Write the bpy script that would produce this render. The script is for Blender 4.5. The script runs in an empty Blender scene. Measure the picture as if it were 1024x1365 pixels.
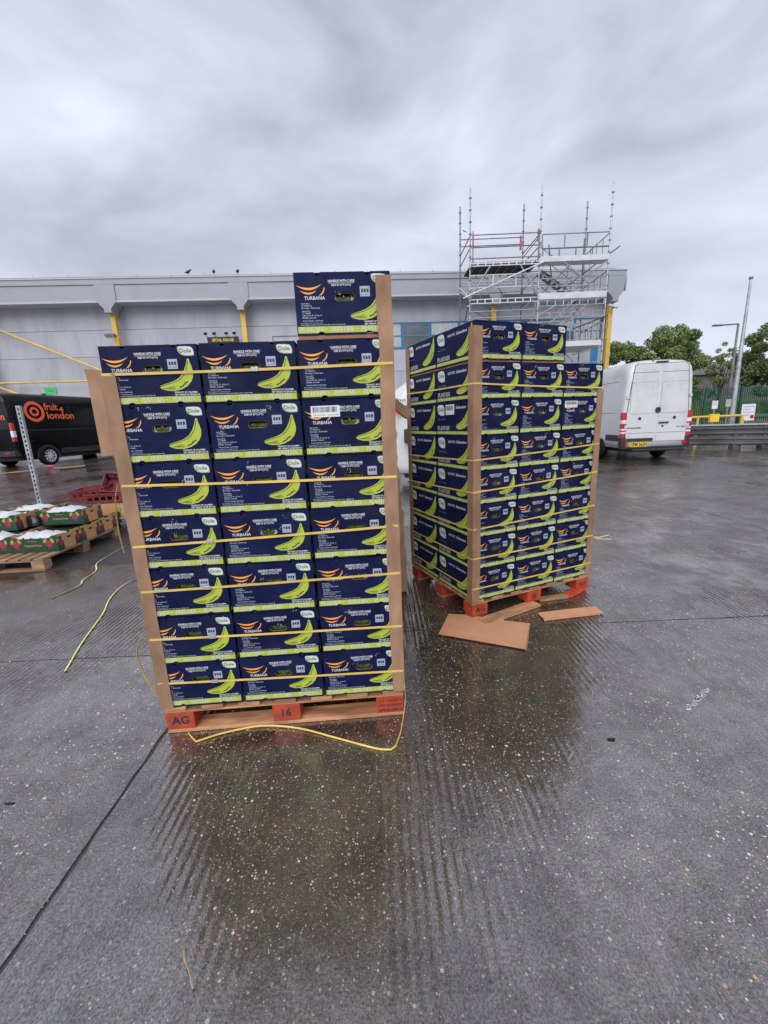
import bpy, math, random
import numpy as np
from mathutils import Vector, Matrix, Euler
from mathutils.geometry import tessellate_polygon
PI = math.pi
random.seed(7); rng = np.random.default_rng(7)
scene = bpy.context.scene
COL = scene.collection
R = math.radians

# ---------------------------------------------------------------- camera
cam_d = bpy.data.cameras.new('camera'); cam = bpy.data.objects.new('camera', cam_d); COL.objects.link(cam)
cam_d.sensor_fit = 'VERTICAL'; cam_d.sensor_height = 36.0; cam_d.sensor_width = 27.0
cam_d.lens = 543.93 / 1365 * 36.0
cam_d.clip_start = 0.05; cam_d.clip_end = 800
PITCH, ROLL, CH = 0.21866, -0.04171, 1.5008
Fv = Vector((0, math.cos(PITCH), -math.sin(PITCH))); R0 = Vector((1, 0, 0)); U0 = R0.cross(Fv)
Rv = math.cos(ROLL) * R0 + math.sin(ROLL) * U0; Uv = -math.sin(ROLL) * R0 + math.cos(ROLL) * U0
mw = Matrix((Rv, Uv, -Fv)).transposed().to_4x4(); mw.translation = (0, 0, CH)
cam.matrix_world = mw
scene.camera = cam

# ---------------------------------------------------------------- world, sun, exposure
SUN_EL, SUN_AZ = R(40), R(196)          # azimuth clockwise from +Y
w = bpy.data.worlds.new('World'); scene.world = w; w.use_nodes = True
nt = w.node_tree; N = nt.nodes; L = nt.links; N.clear()
out = N.new('ShaderNodeOutputWorld'); add = N.new('ShaderNodeMixShader'); add.inputs[0].default_value = 0.93
sky = N.new('ShaderNodeTexSky'); sky.sky_type = 'NISHITA'; sky.sun_disc = False
sky.sun_elevation = SUN_EL; sky.sun_rotation = SUN_AZ
b1 = N.new('ShaderNodeBackground'); b1.inputs[1].default_value = 0.05
L.new(sky.outputs[0], b1.inputs[0])
tc = N.new('ShaderNodeTexCoord'); sep = N.new('ShaderNodeSeparateXYZ'); L.new(tc.outputs['Generated'], sep.inputs[0])
def wm(op, a, b=None, clamp=False):
    m = N.new('ShaderNodeMath'); m.operation = op; m.use_clamp = clamp
    for i, s in enumerate((a, b)):
        if s is None: continue
        if isinstance(s, (int, float)): m.inputs[i].default_value = s
        else: L.new(s, m.inputs[i])
    return m.outputs[0]
zz = wm('ADD', wm('MAXIMUM', sep.outputs[2], 0.0), 0.95)
cmb = N.new('ShaderNodeCombineXYZ'); L.new(wm('DIVIDE', sep.outputs[0], zz), cmb.inputs[0]); L.new(wm('DIVIDE', sep.outputs[1], zz), cmb.inputs[1])
mp = N.new('ShaderNodeMapping'); mp.inputs['Rotation'].default_value = (R(20), R(-38), R(25)); mp.inputs['Scale'].default_value = (1.9, 2.6, 4.2); mp.inputs['Location'].default_value = (3.4, 1.1, 0)
L.new(tc.outputs['Generated'], mp.inputs[0])
n1 = N.new('ShaderNodeTexNoise'); n1.inputs['Scale'].default_value = 1.15; n1.inputs['Detail'].default_value = 7; n1.inputs['Roughness'].default_value = 0.5; n1.inputs['Distortion'].default_value = 0.5
L.new(mp.outputs[0], n1.inputs[0])
cr = N.new('ShaderNodeValToRGB'); L.new(n1.outputs[0], cr.inputs[0])
cr.color_ramp.elements[0].position = 0.30; cr.color_ramp.elements[0].color = (0.37, 0.39, 0.475, 1)
cr.color_ramp.elements[1].position = 0.70; cr.color_ramp.elements[1].color = (0.74, 0.765, 0.885, 1)
e = cr.color_ramp.elements.new(0.5); e.color = (0.54, 0.56, 0.665, 1)
hz = N.new('ShaderNodeMixRGB'); hz.inputs[2].default_value = (0.60, 0.622, 0.73, 1)
L.new(wm('MULTIPLY', wm('POWER', wm('SUBTRACT', 1.0, wm('ABSOLUTE', sep.outputs[2])), 6.0), 0.75, True), hz.inputs[0]); L.new(cr.outputs[0], hz.inputs[1])
b2 = N.new('ShaderNodeBackground'); b2.inputs[1].default_value = 0.94
L.new(hz.outputs[0], b2.inputs[0]); L.new(b1.outputs[0], add.inputs[1]); L.new(b2.outputs[0], add.inputs[2]); L.new(add.outputs[0], out.inputs[0])
sd = bpy.data.lights.new('sun', 'SUN'); sd.energy = 1.5; sd.angle = R(50); sd.color = (1.0, 0.97, 0.93)
sun = bpy.data.objects.new('sun', sd); COL.objects.link(sun)
dv = Vector((math.sin(SUN_AZ) * math.cos(SUN_EL), math.cos(SUN_AZ) * math.cos(SUN_EL), math.sin(SUN_EL)))
sun.rotation_euler = dv.to_track_quat('Z', 'Y').to_euler()
vs = scene.view_settings; vs.view_transform = 'Standard'; vs.look = 'None'; vs.exposure = 0.46; vs.gamma = 1.0; vs.use_curve_mapping = False

# ---------------------------------------------------------------- materials
def mat(name, col, rough=0.6, metal=0.0, var=0.12, vscale=6.0, bump=0.0, bscale=60.0, coat=0.0, spec=0.5, dirt=None, dscale=1.5, damt=0.4, rnd=0.0, stretch=(1, 1, 1), trans=0.0, alpha=1.0, coords='Object'):
    m = bpy.data.materials.new(name); m.use_nodes = True
    t = m.node_tree; n = t.nodes; l = t.links; p = n['Principled BSDF']
    p.inputs['Roughness'].default_value = rough; p.inputs['Metallic'].default_value = metal
    p.inputs['Specular IOR Level'].default_value = spec; p.inputs['Coat Weight'].default_value = coat; p.inputs['Coat Roughness'].default_value = 0.08
    p.inputs['Transmission Weight'].default_value = trans; p.inputs['Alpha'].default_value = alpha
    tcn = n.new('ShaderNodeTexCoord'); mpn = n.new('ShaderNodeMapping'); mpn.inputs['Scale'].default_value = stretch; l.new(tcn.outputs[coords], mpn.inputs[0])
    nz = n.new('ShaderNodeTexNoise'); nz.inputs['Scale'].default_value = vscale; nz.inputs['Detail'].default_value = 5; l.new(mpn.outputs[0], nz.inputs[0])
    hs = n.new('ShaderNodeHueSaturation'); hs.inputs['Color'].default_value = (*col, 1)
    mr = n.new('ShaderNodeMapRange'); mr.inputs[1].default_value = 0.3; mr.inputs[2].default_value = 0.7; mr.inputs[3].default_value = 1 - var; mr.inputs[4].default_value = 1 + var
    l.new(nz.outputs[0], mr.inputs[0]); val = mr.outputs[0]
    if rnd:
        oi = n.new('ShaderNodeObjectInfo'); m2 = n.new('ShaderNodeMapRange'); m2.inputs[3].default_value = 1 - rnd; m2.inputs[4].default_value = 1 + rnd
        l.new(oi.outputs['Random'], m2.inputs[0]); mm = n.new('ShaderNodeMath'); mm.operation = 'MULTIPLY'; l.new(val, mm.inputs[0]); l.new(m2.outputs[0], mm.inputs[1]); val = mm.outputs[0]
    if rnd:
        vm = n.new('ShaderNodeVectorMath'); vm.operation = 'SCALE'; vm.inputs[0].default_value = (37, 21, 13); l.new(oi.outputs['Random'], vm.inputs['Scale']); l.new(vm.outputs[0], mpn.inputs['Location'])
    l.new(val, hs.inputs['Value']); csock = hs.outputs[0]
    if dirt:
        dz = n.new('ShaderNodeTexNoise'); dz.inputs['Scale'].default_value = dscale; dz.inputs['Detail'].default_value = 6; dz.inputs['Roughness'].default_value = 0.65; l.new(mpn.outputs[0], dz.inputs[0])
        dr = n.new('ShaderNodeMapRange'); dr.inputs[1].default_value = 0.45; dr.inputs[2].default_value = 0.72; dr.inputs[4].default_value = damt; l.new(dz.outputs[0], dr.inputs[0])
        mx = n.new('ShaderNodeMixRGB'); l.new(dr.outputs[0], mx.inputs[0]); l.new(csock, mx.inputs[1]); mx.inputs[2].default_value = (*dirt, 1); csock = mx.outputs[0]
    l.new(csock, p.inputs['Base Color'])
    if bump:
        bz = n.new('ShaderNodeTexNoise'); bz.inputs['Scale'].default_value = bscale; bz.inputs['Detail'].default_value = 4; l.new(mpn.outputs[0], bz.inputs[0])
        bp = n.new('ShaderNodeBump'); bp.inputs['Strength'].default_value = bump; bp.inputs['Distance'].default_value = 0.004; l.new(bz.outputs[0], bp.inputs['Height']); l.new(bp.outputs[0], p.inputs['Normal'])
    return m
M = {}
M['navy'] = mat('navy_carton', (0.0042, 0.0080, 0.050), 0.55, spec=0.15, var=0.25, vscale=9, bump=0.9, bscale=8, dirt=(0.03, 0.034, 0.075), dscale=6, damt=0.4, rnd=0.15)
M['kraft'] = mat('kraft_board', (0.34, 0.20, 0.12), 0.75, var=0.22, vscale=14, bump=0.3, bscale=80, dirt=(0.2, 0.115, 0.07), dscale=3, damt=0.55, rnd=0.1, stretch=(1, 1, .5))
M['kraft_pale'] = mat('pale_kraft', (0.62, 0.31, 0.17), 0.7, var=0.08, vscale=12, bump=0.2, dirt=(0.42, 0.2, 0.11), dscale=3, damt=0.35)
M['inner'] = mat('carton_inside', (0.33, 0.16, 0.09), 0.8, var=0.15)
M['scuff'] = mat('torn_paper_scuff', (0.42, 0.42, 0.45), 0.8, var=0.2, vscale=50)
M['hole'] = mat('inside_shade', (0.012, 0.012, 0.010), 0.9)  # near-black colour standing in for shade inside boxes and trays
M['lime'] = mat('lime_print', (0.46, 0.545, 0.05), 0.45, var=0.1, vscale=20, dirt=(0.3, 0.4, 0.05), dscale=12, damt=0.3)
M['white_ink'] = mat('white_ink', (0.66, 0.68, 0.71), 0.5, var=0.08, vscale=40)
M['pale_ink'] = mat('pale_ink', (0.38, 0.43, 0.55), 0.5, var=0.1, vscale=40)
M['orange_ink'] = mat('orange_ink', (0.95, 0.40, 0.04), 0.45, var=0.12, vscale=30)
M['dark_ink'] = mat('dark_ink', (0.012, 0.02, 0.03), 0.5)
M['green_ink'] = mat('green_ink', (0.18, 0.36, 0.05), 0.5)
M['sticker'] = mat('sticker_paper', (0.78, 0.80, 0.84), 0.4, var=0.05)
M['strap'] = mat('yellow_strap', (0.74, 0.53, 0.13), 0.38, var=0.15, vscale=8, rnd=0.06)
M['wood_orange'] = mat('stained_pallet_wood', (0.52, 0.27, 0.14), 0.75, var=0.4, vscale=14, bump=0.6, bscale=40, dirt=(0.22, 0.07, 0.03), dscale=5, damt=0.9, rnd=0.2, stretch=(.35, 1.6, 2))
M['strap_pale'] = mat('pale_yellow_strap', (0.88, 0.80, 0.34), 0.38, var=0.12, vscale=8)
M['steel'] = mat('strap_seal', (0.45, 0.46, 0.48), 0.35, metal=0.8)
M['plantain'] = mat('plantain_skin', (0.07, 0.12, 0.02), 0.45, var=0.35, vscale=30)
M['liner'] = mat('plastic_liner', (0.75, 0.77, 0.78), 0.25, var=0.1)
M['wood'] = mat('pallet_wood', (0.46, 0.24, 0.12), 0.75, var=0.4, vscale=14, bump=0.8, bscale=40, dirt=(0.12, 0.07, 0.04), dscale=6, damt=0.8, rnd=0.15, stretch=(.35, 1.6, 2))
M['wood_grey'] = mat('old_pallet_wood', (0.36, 0.22, 0.13), 0.75, var=0.3, vscale=9, bump=0.5, bscale=40, dirt=(0.12, 0.085, 0.06), dscale=4, damt=0.6, rnd=0.2, stretch=(.35, 1.6, 2))
M['red_wood'] = mat('orange_red_pallet_paint', (0.50, 0.06, 0.02), 0.6, var=0.25, vscale=14, bump=0.5, bscale=60, dirt=(0.20, 0.05, 0.03), dscale=9, damt=0.85, rnd=0.1)
M['cladding'] = mat('grey_cladding', (0.44, 0.46, 0.52), 0.5, var=0.06, vscale=.7, bump=0.0, dirt=(0.27, 0.28, 0.31), dscale=1.6, damt=0.55, rnd=0.04, stretch=(1, 1, .2))
M['fascia'] = mat('grey_fascia_sheet', (0.35, 0.37, 0.415), 0.4, var=0.04, vscale=.8, dirt=(0.27, 0.28, 0.31), dscale=1.1, damt=0.35, rnd=0.03)
M['trim'] = mat('pale_grey_trim', (0.48, 0.495, 0.54), 0.4, var=0.06)
M['seam'] = mat('dark_seam', (0.10, 0.10, 0.12), 0.8)
M['yellow_steel'] = mat('yellow_paint', (0.78, 0.50, 0.08), 0.45, var=0.12, dirt=(0.35, 0.22, 0.08), dscale=2, damt=0.4)
M['blue_frame'] = mat('blue_window_frame', (0.03, 0.22, 0.48), 0.4, var=0.08)
M['glass'] = mat('window_glass', (0.10, 0.115, 0.13), 0.06, var=0.3, vscale=1.2, spec=0.9)
M['blind'] = mat('window_blind', (0.42, 0.46, 0.47), 0.5, var=0.15, vscale=2, spec=.8, stretch=(6, 6, .4))
M['galv'] = mat('galvanised_steel', (0.42, 0.43, 0.45), 0.4, metal=0.55, var=0.25, vscale=5, rnd=0.12)
M['galv_dark'] = mat('weathered_scaffold_tube', (0.20, 0.205, 0.215), 0.5, metal=0.5, var=0.35, vscale=4, rnd=0.2)
M['alu'] = mat('aluminium_board', (0.66, 0.67, 0.70), 0.4, metal=0.2, var=0.12, vscale=2)
M['deck'] = mat('scaffold_deck', (0.045, 0.045, 0.045), 0.8, var=0.3)
M['red_paint'] = mat('red_clamp_paint', (0.5, 0.07, 0.04), 0.5)
M['white_paint'] = mat('white_van_paint', (0.66, 0.675, 0.69), 0.3, var=0.03, vscale=2, coat=0.5, dirt=(0.40, 0.385, 0.36), dscale=1.5, damt=0.55)
M['black_paint'] = mat('black_van_paint', (0.002, 0.002, 0.003), 0.15, var=0.2, coat=0.05, spec=0.2, dirt=(0.005, 0.005, 0.005), dscale=1.5, damt=0.2)
M['plastic'] = mat('dark_plastic', (0.028, 0.029, 0.032), 0.55, var=0.2)
M['rubber'] = mat('tyre_rubber', (0.010, 0.010, 0.011), 0.8, spec=0.2, var=0.3)
M['rim'] = mat('silver_wheel', (0.62, 0.63, 0.65), 0.4, metal=0.2)
M['lamp_red'] = mat('red_lamp_lens', (0.50, 0.012, 0.02), 0.2, coat=0.5)
M['lamp_white'] = mat('clear_lamp_lens', (0.75, 0.75, 0.77), 0.2, coat=0.5)
M['lamp_amber'] = mat('amber_lamp', (0.75, 0.16, 0.02), 0.3)
M['plate'] = mat('yellow_plate', (0.85, 0.60, 0.04), 0.4, var=0.03)
M['logo'] = mat('orange_vinyl', (0.90, 0.13, 0.05), 0.4, var=0.05)
M['vglass'] = mat('vehicle_glass', (0.20, 0.30, 0.31), 0.05, var=0.1, spec=0.9)
M['dark_glass'] = mat('dark_vehicle_glass', (0.004, 0.004, 0.005), 0.05, spec=0.35)
M['green_sign'] = mat('green_sign', (0.05, 0.62, 0.22), 0.5, var=0.05)
M['black'] = mat('black_panel', (0.015, 0.015, 0.016), 0.5)
M['yellow_sign'] = mat('yellow_sign', (0.88, 0.64, 0.03), 0.5, var=0.04)
M['dark_green'] = mat('green_fence_paint', (0.012, 0.085, 0.06), 0.45, var=0.15)
M['armco'] = mat('weathered_guard_rail', (0.14, 0.137, 0.14), 0.42, metal=0.4, var=0.3, vscale=3, dirt=(0.03, 0.025, 0.022), dscale=2, damt=0.6, stretch=(.4, .4, 2))
M['armco_pale'] = mat('galvanised_rail_edge', (0.42, 0.43, 0.45), 0.45, metal=0.4, var=0.15)
M['concrete'] = mat('pale_concrete', (0.34, 0.32, 0.30), 0.8, var=0.15, dirt=(0.2, 0.19, 0.17), damt=0.5)
M['crate_red'] = mat('red_plastic_crate', (0.19, 0.026, 0.03), 0.55, var=0.25)
M['crate_green'] = mat('dark_green_print', (0.012, 0.06, 0.028), 0.5, var=0.15, vscale=10)
M['tray'] = mat('kraft_tray', (0.60, 0.33, 0.16), 0.7, var=0.1, vscale=10)
M['pink_ink'] = mat('pink_ink', (0.55, 0.045, 0.11), 0.5)
M['ring_ink'] = mat('dark_ring_ink', (0.05, 0.01, 0.02), 0.5)
M['banana_ink'] = mat('banana_yellow_ink', (0.70, 0.62, 0.08), 0.5)
M['paper'] = mat('white_tissue', (0.66, 0.67, 0.70), 0.6, var=0.06, bump=0.6, bscale=20)
M['black_film'] = mat('black_film', (0.012, 0.012, 0.014), 0.2, var=0.2)
M['film'] = mat('stretch_film', (0.55, 0.56, 0.58), 0.18, var=0.2, vscale=8, bump=1.0, bscale=14, alpha=0.55, stretch=(1, 1, .25))
M['leaf'] = mat('leaf_green', (0.18, 0.235, 0.08), 0.5, var=0.55, vscale=1.3, rnd=0.1)
M['leaf_light'] = mat('leaf_light_green', (0.13, 0.19, 0.035), 0.55, var=0.4, vscale=1.3)
M['bark'] = mat('bark', (0.07, 0.06, 0.05), 0.85, var=0.3, bump=0.5)
M['roof'] = mat('far_slate_roof', (0.12, 0.115, 0.125), 0.7, var=0.1)
M['brick'] = mat('far_brick', (0.13, 0.12, 0.11), 0.8, var=0.1)
M['grass'] = mat('verge_grass', (0.07, 0.10, 0.03), 0.9, var=0.4, vscale=2)
M['bird'] = mat('bird_feather', (0.03, 0.03, 0.035), 0.7)
M['stick'] = mat('dry_stalk', (0.32, 0.26, 0.17), 0.8, var=0.25, vscale=40)
M['mud'] = mat('mud_crumb', (0.018, 0.014, 0.012), 0.8)
M['pink'] = mat('pink_wrapper', (0.7, 0.12, 0.2), 0.5)
M['grit'] = mat('loose_grit', (0.30, 0.25, 0.20), 0.6, var=0.5, vscale=60)
M['sealant'] = mat('joint_sealant', (0.045, 0.043, 0.045), 0.5, var=0.3, vscale=10, bump=0.6)

def ground_mat():
    m = bpy.data.materials.new('wet_brushed_concrete'); m.use_nodes = True
    t = m.node_tree; n = t.nodes; l = t.links; p = n['Principled BSDF']
    tcn = n.new('ShaderNodeTexCoord'); O = tcn.outputs['Object']
    def mapn(s, loc=(0, 0, 0), rot=0):
        q = n.new('ShaderNodeMapping'); q.inputs['Scale'].default_value = s; q.inputs['Location'].default_value = loc; q.inputs['Rotation'].default_value = (0, 0, rot); l.new(O, q.inputs[0]); return q.outputs[0]
    def noise(v, sc, det=4, ro=0.55, dist=0.0):
        q = n.new('ShaderNodeTexNoise'); q.inputs['Scale'].default_value = sc; q.inputs['Detail'].default_value = det; q.inputs['Roughness'].default_value = ro; q.inputs['Distortion'].default_value = dist; l.new(v, q.inputs[0]); return q.outputs[0]
    def rng_(s, a, b, c, d):
        q = n.new('ShaderNodeMapRange'); q.inputs[1].default_value = a; q.inputs[2].default_value = b; q.inputs[3].default_value = c; q.inputs[4].default_value = d; l.new(s, q.inputs[0]); return q.outputs[0]
    def mth(op, a, b=None):
        q = n.new('ShaderNodeMath'); q.operation = op
        for i, s in enumerate((a, b)):
            if s is None: continue
            if isinstance(s, (int, float)): q.inputs[i].default_value = s
            else: l.new(s, q.inputs[i])
        return q.outputs[0]
    def mix(f, a, b):
        q = n.new('ShaderNodeMixRGB')
        for i, s in enumerate((f, a, b)):
            if isinstance(s, (int, float)): q.inputs[i].default_value = s
            elif isinstance(s, tuple): q.inputs[i].default_value = (*s, 1)
            else: l.new(s, q.inputs[i])
        return q.outputs[0]
    big = noise(mapn((1, .6, 1)), 0.9, 6, 0.65)
    med = noise(mapn((1, 1, 1), (4, 2, 0)), 3.1, 7, 0.7)
    fine = noise(mapn((1, 1, 1)), 75, 5, 0.7)
    # colours: damp cement paste, brown silt in wide patches
    base = mix(rng_(med, .35, .68, 0, 1), (0.026, 0.017, 0.011), (0.092, 0.063, 0.043))
    base = mix(rng_(big, .46, .60, 0, .85), base, (0.040, 0.030, 0.024))
    base = mix(rng_(fine, .42, .62, 0, .9), base, (0.026, 0.023, 0.021))
    def stones(sc, thr, seed):
        v = n.new('ShaderNodeTexVoronoi'); v.inputs['Scale'].default_value = sc; v.feature = 'F1'; l.new(mapn((1, 1, 1), (seed, seed * .7, 0)), v.inputs[0])
        sp = n.new('ShaderNodeSeparateColor'); l.new(v.outputs['Color'], sp.inputs[0])
        pick = mth('GREATER_THAN', sp.outputs[0], thr)
        rad = mth('MULTIPLY', mth('MULTIPLY', sp.outputs[1], sp.outputs[1]), 0.30); rad = mth('ADD', rad, .13)
        core = mth('LESS_THAN', v.outputs['Distance'], rad)
        return mth('MULTIPLY', pick, core), sp.outputs[2]
    s1, c1 = stones(115, .25, 3.1); s2, c2 = stones(200, .2, 9.7); s3, c3 = stones(74, .70, 5.2)
    def stone_col(c, k):
        q = n.new('ShaderNodeValToRGB'); l.new(c, q.inputs[0]); cr_ = q.color_ramp; cr_.interpolation = 'CONSTANT'
        cr_.elements[0].position = 0; cr_.elements[0].color = (.15 * k, .11 * k, .085 * k, 1)
        cr_.elements[1].position = .40; cr_.elements[1].color = (.30 * k, .26 * k, .22 * k, 1)
        for pz, cc in ((.6, (.26, .13, .08)), (.72, (.17, .155, .15)), (.86, (.58, .52, .46)), (.95, (.40, .23, .09))):
            e_ = cr_.elements.new(pz); e_.color = (cc[0] * k, cc[1] * k, cc[2] * k, 1)
        return q.outputs[0]
    wear = rng_(noise(mapn((1, .7, 1), (7, 1, 0)), 1.6, 5, .65), .38, .58, .30, 1.0)
    base = mix(mth('MULTIPLY', s2, mth('MULTIPLY', wear, .9)), base, stone_col(c2, .8))
    base = mix(mth('MULTIPLY', s1, wear), base, stone_col(c1, 1.3))
    base = mix(mth('MULTIPLY', s3, wear), base, stone_col(c3, 1.45))
    l.new(base, p.inputs['Base Color'])
    # tine grooves running along +Y, worn away in patches
    wv = n.new('ShaderNodeTexWave'); wv.wave_type = 'BANDS'; wv.bands_direction = 'X'; wv.wave_profile = 'SIN'
    wv.inputs['Scale'].default_value = 8.4; wv.inputs['Distortion'].default_value = 2.2; wv.inputs['Detail'].default_value = 2.0; wv.inputs['Detail Scale'].default_value = 0.5
    l.new(mapn((1, .22, 1)), wv.inputs[0])
    worn = rng_(noise(mapn((1, .55, 1), (11, 3.5, 0)), 1.15, 4, .6), .42, .58, 0.05, 1.0)
    sy = n.new('ShaderNodeSeparateXYZ'); l.new(O, sy.inputs[0])
    zone = mth('ADD', rng_(sy.outputs[1], 2.45, 2.8, .0, 1.0), 0.0); worn2 = mth('MAXIMUM', mth('MULTIPLY', worn, 1.2), mth('MULTIPLY', zone, rng_(noise(mapn((1, .6, 1), (3, 9.5, 0)), 1.0, 4, .6), .36, .50, .3, 2.3)))
    groove = mth('MULTIPLY', mth('MULTIPLY', wv.outputs['Fac'], worn2), rng_(noise(mapn((1.6, .8, 1), (5, 2, 0)), 3.2, 6, .7), .38, .58, .25, 1.05))
    lump = noise(mapn((1, .6, 1)), 22, 3, .5)
    h = mth('ADD', mth('MULTIPLY', groove, 0.50), mth('MULTIPLY', fine, .30)); h = mth('ADD', h, mth('MULTIPLY', lump, .42))
    h = mth('ADD', h, mth('MULTIPLY', s1, .12)); h = mth('ADD', h, mth('MULTIPLY', med, 1.0))
    bp = n.new('ShaderNodeBump'); bp.inputs['Strength'].default_value = 0.85; bp.inputs['Distance'].default_value = 0.0055; l.new(h, bp.inputs['Height']); l.new(bp.outputs[0], p.inputs['Normal'])
    pud = noise(mapn((1, 1, 1), (2.2, 8, 0)), .8, 5, .6)
    ro = rng_(pud, .42, .58, .42, .2)
    l.new(ro, p.inputs['Roughness'])
    p.inputs['IOR'].default_value = 1.9; p.inputs['Specular IOR Level'].default_value = 0.9
    p.inputs['Coat Weight'].default_value = 1.0; p.inputs['Coat IOR'].default_value = 3.6; p.inputs['Coat Roughness'].default_value = 0.10
    f2 = noise(mapn((1, .8, 1), (1.3, 4.4, 0)), 150, 4, .65); f3 = noise(mapn((1, .8, 1), (6.3, 2.4, 0)), 16, 5, .7)
    cwt = mth('MULTIPLY', rng_(f2, .42, .56, .50, 1.0), rng_(f3, .36, .56, .72, 1.0)); cwt = mth('MULTIPLY', cwt, rng_(med, .38, .60, .72, 1.0)); smx = mth('MULTIPLY', mth('MAXIMUM', s1, s3), wear); cwt = mth('MULTIPLY', cwt, mth('SUBTRACT', 1.0, mth('MULTIPLY', smx, .65))); l.new(cwt, p.inputs['Coat Weight'])
    l.new(mth('MULTIPLY', cwt, .3), p.inputs['Specular IOR Level'])
    b2_ = n.new('ShaderNodeBump'); b2_.inputs['Strength'].default_value = 0.6; b2_.inputs['Distance'].default_value = 0.004
    l.new(mth('ADD', mth('ADD', mth('MULTIPLY', groove, .78), mth('MULTIPLY', fine, .24)), mth('ADD', mth('MULTIPLY', lump, .62), mth('MULTIPLY', med, 1.0))), b2_.inputs['Height']); l.new(b2_.outputs[0], p.inputs['Coat Normal'])
    st_ = rng_(pud, .40, .60, .75, .22); l.new(st_, b2_.inputs['Strength']); l.new(mth('MULTIPLY', st_, 1.2), bp.inputs['Strength'])
    l.new(rng_(pud, .40, .60, .13, .06), p.inputs['Coat Roughness'])
    return m
M['ground'] = ground_mat()

# ---------------------------------------------------------------- helpers
def ident(): return Matrix.Identity(4)
class MB:
    """collects geometry, then links it as one mesh object"""
    def __init__(s): s.v = []; s.f = []
    def add(s, vs_, fs, T=None):
        o = len(s.v)
        s.v += [tuple(T @ Vector(q)) if T is not None else tuple(q) for q in vs_]
        s.f += [tuple(i + o for i in q) for q in fs]; return s
    def box(s, a, b, T=None):
        x0, y0, z0 = a; x1, y1, z1 = b
        return s.add([(x0, y0, z0), (x1, y0, z0), (x1, y1, z0), (x0, y1, z0), (x0, y0, z1), (x1, y0, z1), (x1, y1, z1), (x0, y1, z1)],
                     [(0, 3, 2, 1), (4, 5, 6, 7), (0, 1, 5, 4), (1, 2, 6, 5), (2, 3, 7, 6), (3, 0, 4, 7)], T)
    def tube(s, p, q, r, n=8, r2=None, T=None):
        p, q = Vector(p), Vector(q); d = (q - p).normalized(); r2 = r if r2 is None else r2
        u = d.orthogonal().normalized(); w_ = d.cross(u); vv = []
        for c, rr in ((p, r), (q, r2)):
            for k in range(n): a = 2 * PI * k / n; vv.append(c + (u * math.cos(a) + w_ * math.sin(a)) * rr)
        return s.add(vv, [(k, (k + 1) % n, n + (k + 1) % n, n + k) for k in range(n)] + [tuple(range(n))[::-1], tuple(range(n, 2 * n))], T)
    def path(s, pts, r, n=6):
        for a, b in zip(pts[:-1], pts[1:]): s.tube(a, b, r, n)
        return s
    def ribbon(s, pts, w_, t, up=(0, 0, 1)):
        pts = [Vector(p) for p in pts]; m = len(pts); vv = []; ff = []
        for i, p in enumerate(pts):
            d = (pts[min(i + 1, m - 1)] - pts[max(i - 1, 0)]).normalized(); u = Vector(up[i] if isinstance(up[0], (tuple, Vector)) else up); u = (u - d * u.dot(d)).normalized(); nn = d.cross(u).normalized()
            vv += [p + u * w_ / 2 + nn * t / 2, p + u * w_ / 2 - nn * t / 2, p - u * w_ / 2 - nn * t / 2, p - u * w_ / 2 + nn * t / 2]
        for i in range(m - 1):
            a = 4 * i; b = a + 4
            for k in range(4): ff.append((a + k, a + (k + 1) % 4, b + (k + 1) % 4, b + k))
        ff += [(3, 2, 1, 0), (4 * m - 4, 4 * m - 3, 4 * m - 2, 4 * m - 1)]
        return s.add(vv, ff)
    def loops(s, loops, T, t=0.0):
        """2-D loops (first outer, rest holes) in the XY plane of T; front face at z=0, back at z=-t"""
        L3 = [[Vector((x, y, 0)) for x, y in lp] for lp in loops]; flat = [q for lp in L3 for q in lp]
        tri = []
        for a, b, c in tessellate_polygon(L3):
            n_ = (flat[b] - flat[a]).cross(flat[c] - flat[a]).z
            tri.append((a, b, c) if n_ > 0 else (a, c, b))
        s.add(flat, tri, T)
        if t:
            s.add([q - Vector((0, 0, t)) for q in flat], [x[::-1] for x in tri], T); k0 = 0
            for lp in L3:
                m = len(lp); vv = lp + [q - Vector((0, 0, t)) for q in lp]
                s.add(vv, [(i, (i + 1) % m, m + (i + 1) % m, m + i) for i in range(m)], T)
        return s
    def build(s, name, m, parent=None, smooth=False, bevel=0.0, link=True):
        me = bpy.data.meshes.new(name); me.from_pydata(s.v, [], s.f); me.validate()
        if m is not None: me.materials.append(m)
        if smooth: me.polygons.foreach_set('use_smooth', [True] * len(me.polygons))
        o = bpy.data.objects.new(name, me)
        if link: COL.objects.link(o)
        if parent is not None: o.parent = parent
        if bevel:
            bv = o.modifiers.new('b', 'BEVEL'); bv.width = bevel; bv.segments = 2; bv.limit_method = 'ANGLE'; bv.angle_limit = R(40)
            if smooth is False: pass
        return o
def tag(o, label=None, cat=None, group=None, kind=None):
    if label: o['label'] = label
    if cat: o['category'] = cat
    if group: o['group'] = group
    if kind: o['kind'] = kind
    return o
def empty(name, loc=(0, 0, 0), rz=0, **k):
    o = bpy.data.objects.new(name, None); COL.objects.link(o); o.location = loc; o.rotation_euler = (0, 0, rz); o.empty_display_size = .1
    return tag(o, **k)
def frame(o, xd, yd):
    """matrix with origin o, local X = xd, Y = yd"""
    x = Vector(xd).normalized(); y = Vector(yd).normalized(); z = x.cross(y)
    m = Matrix((x, y, z)).transposed().to_4x4(); m.translation = Vector(o); return m
_tc = {}
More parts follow.
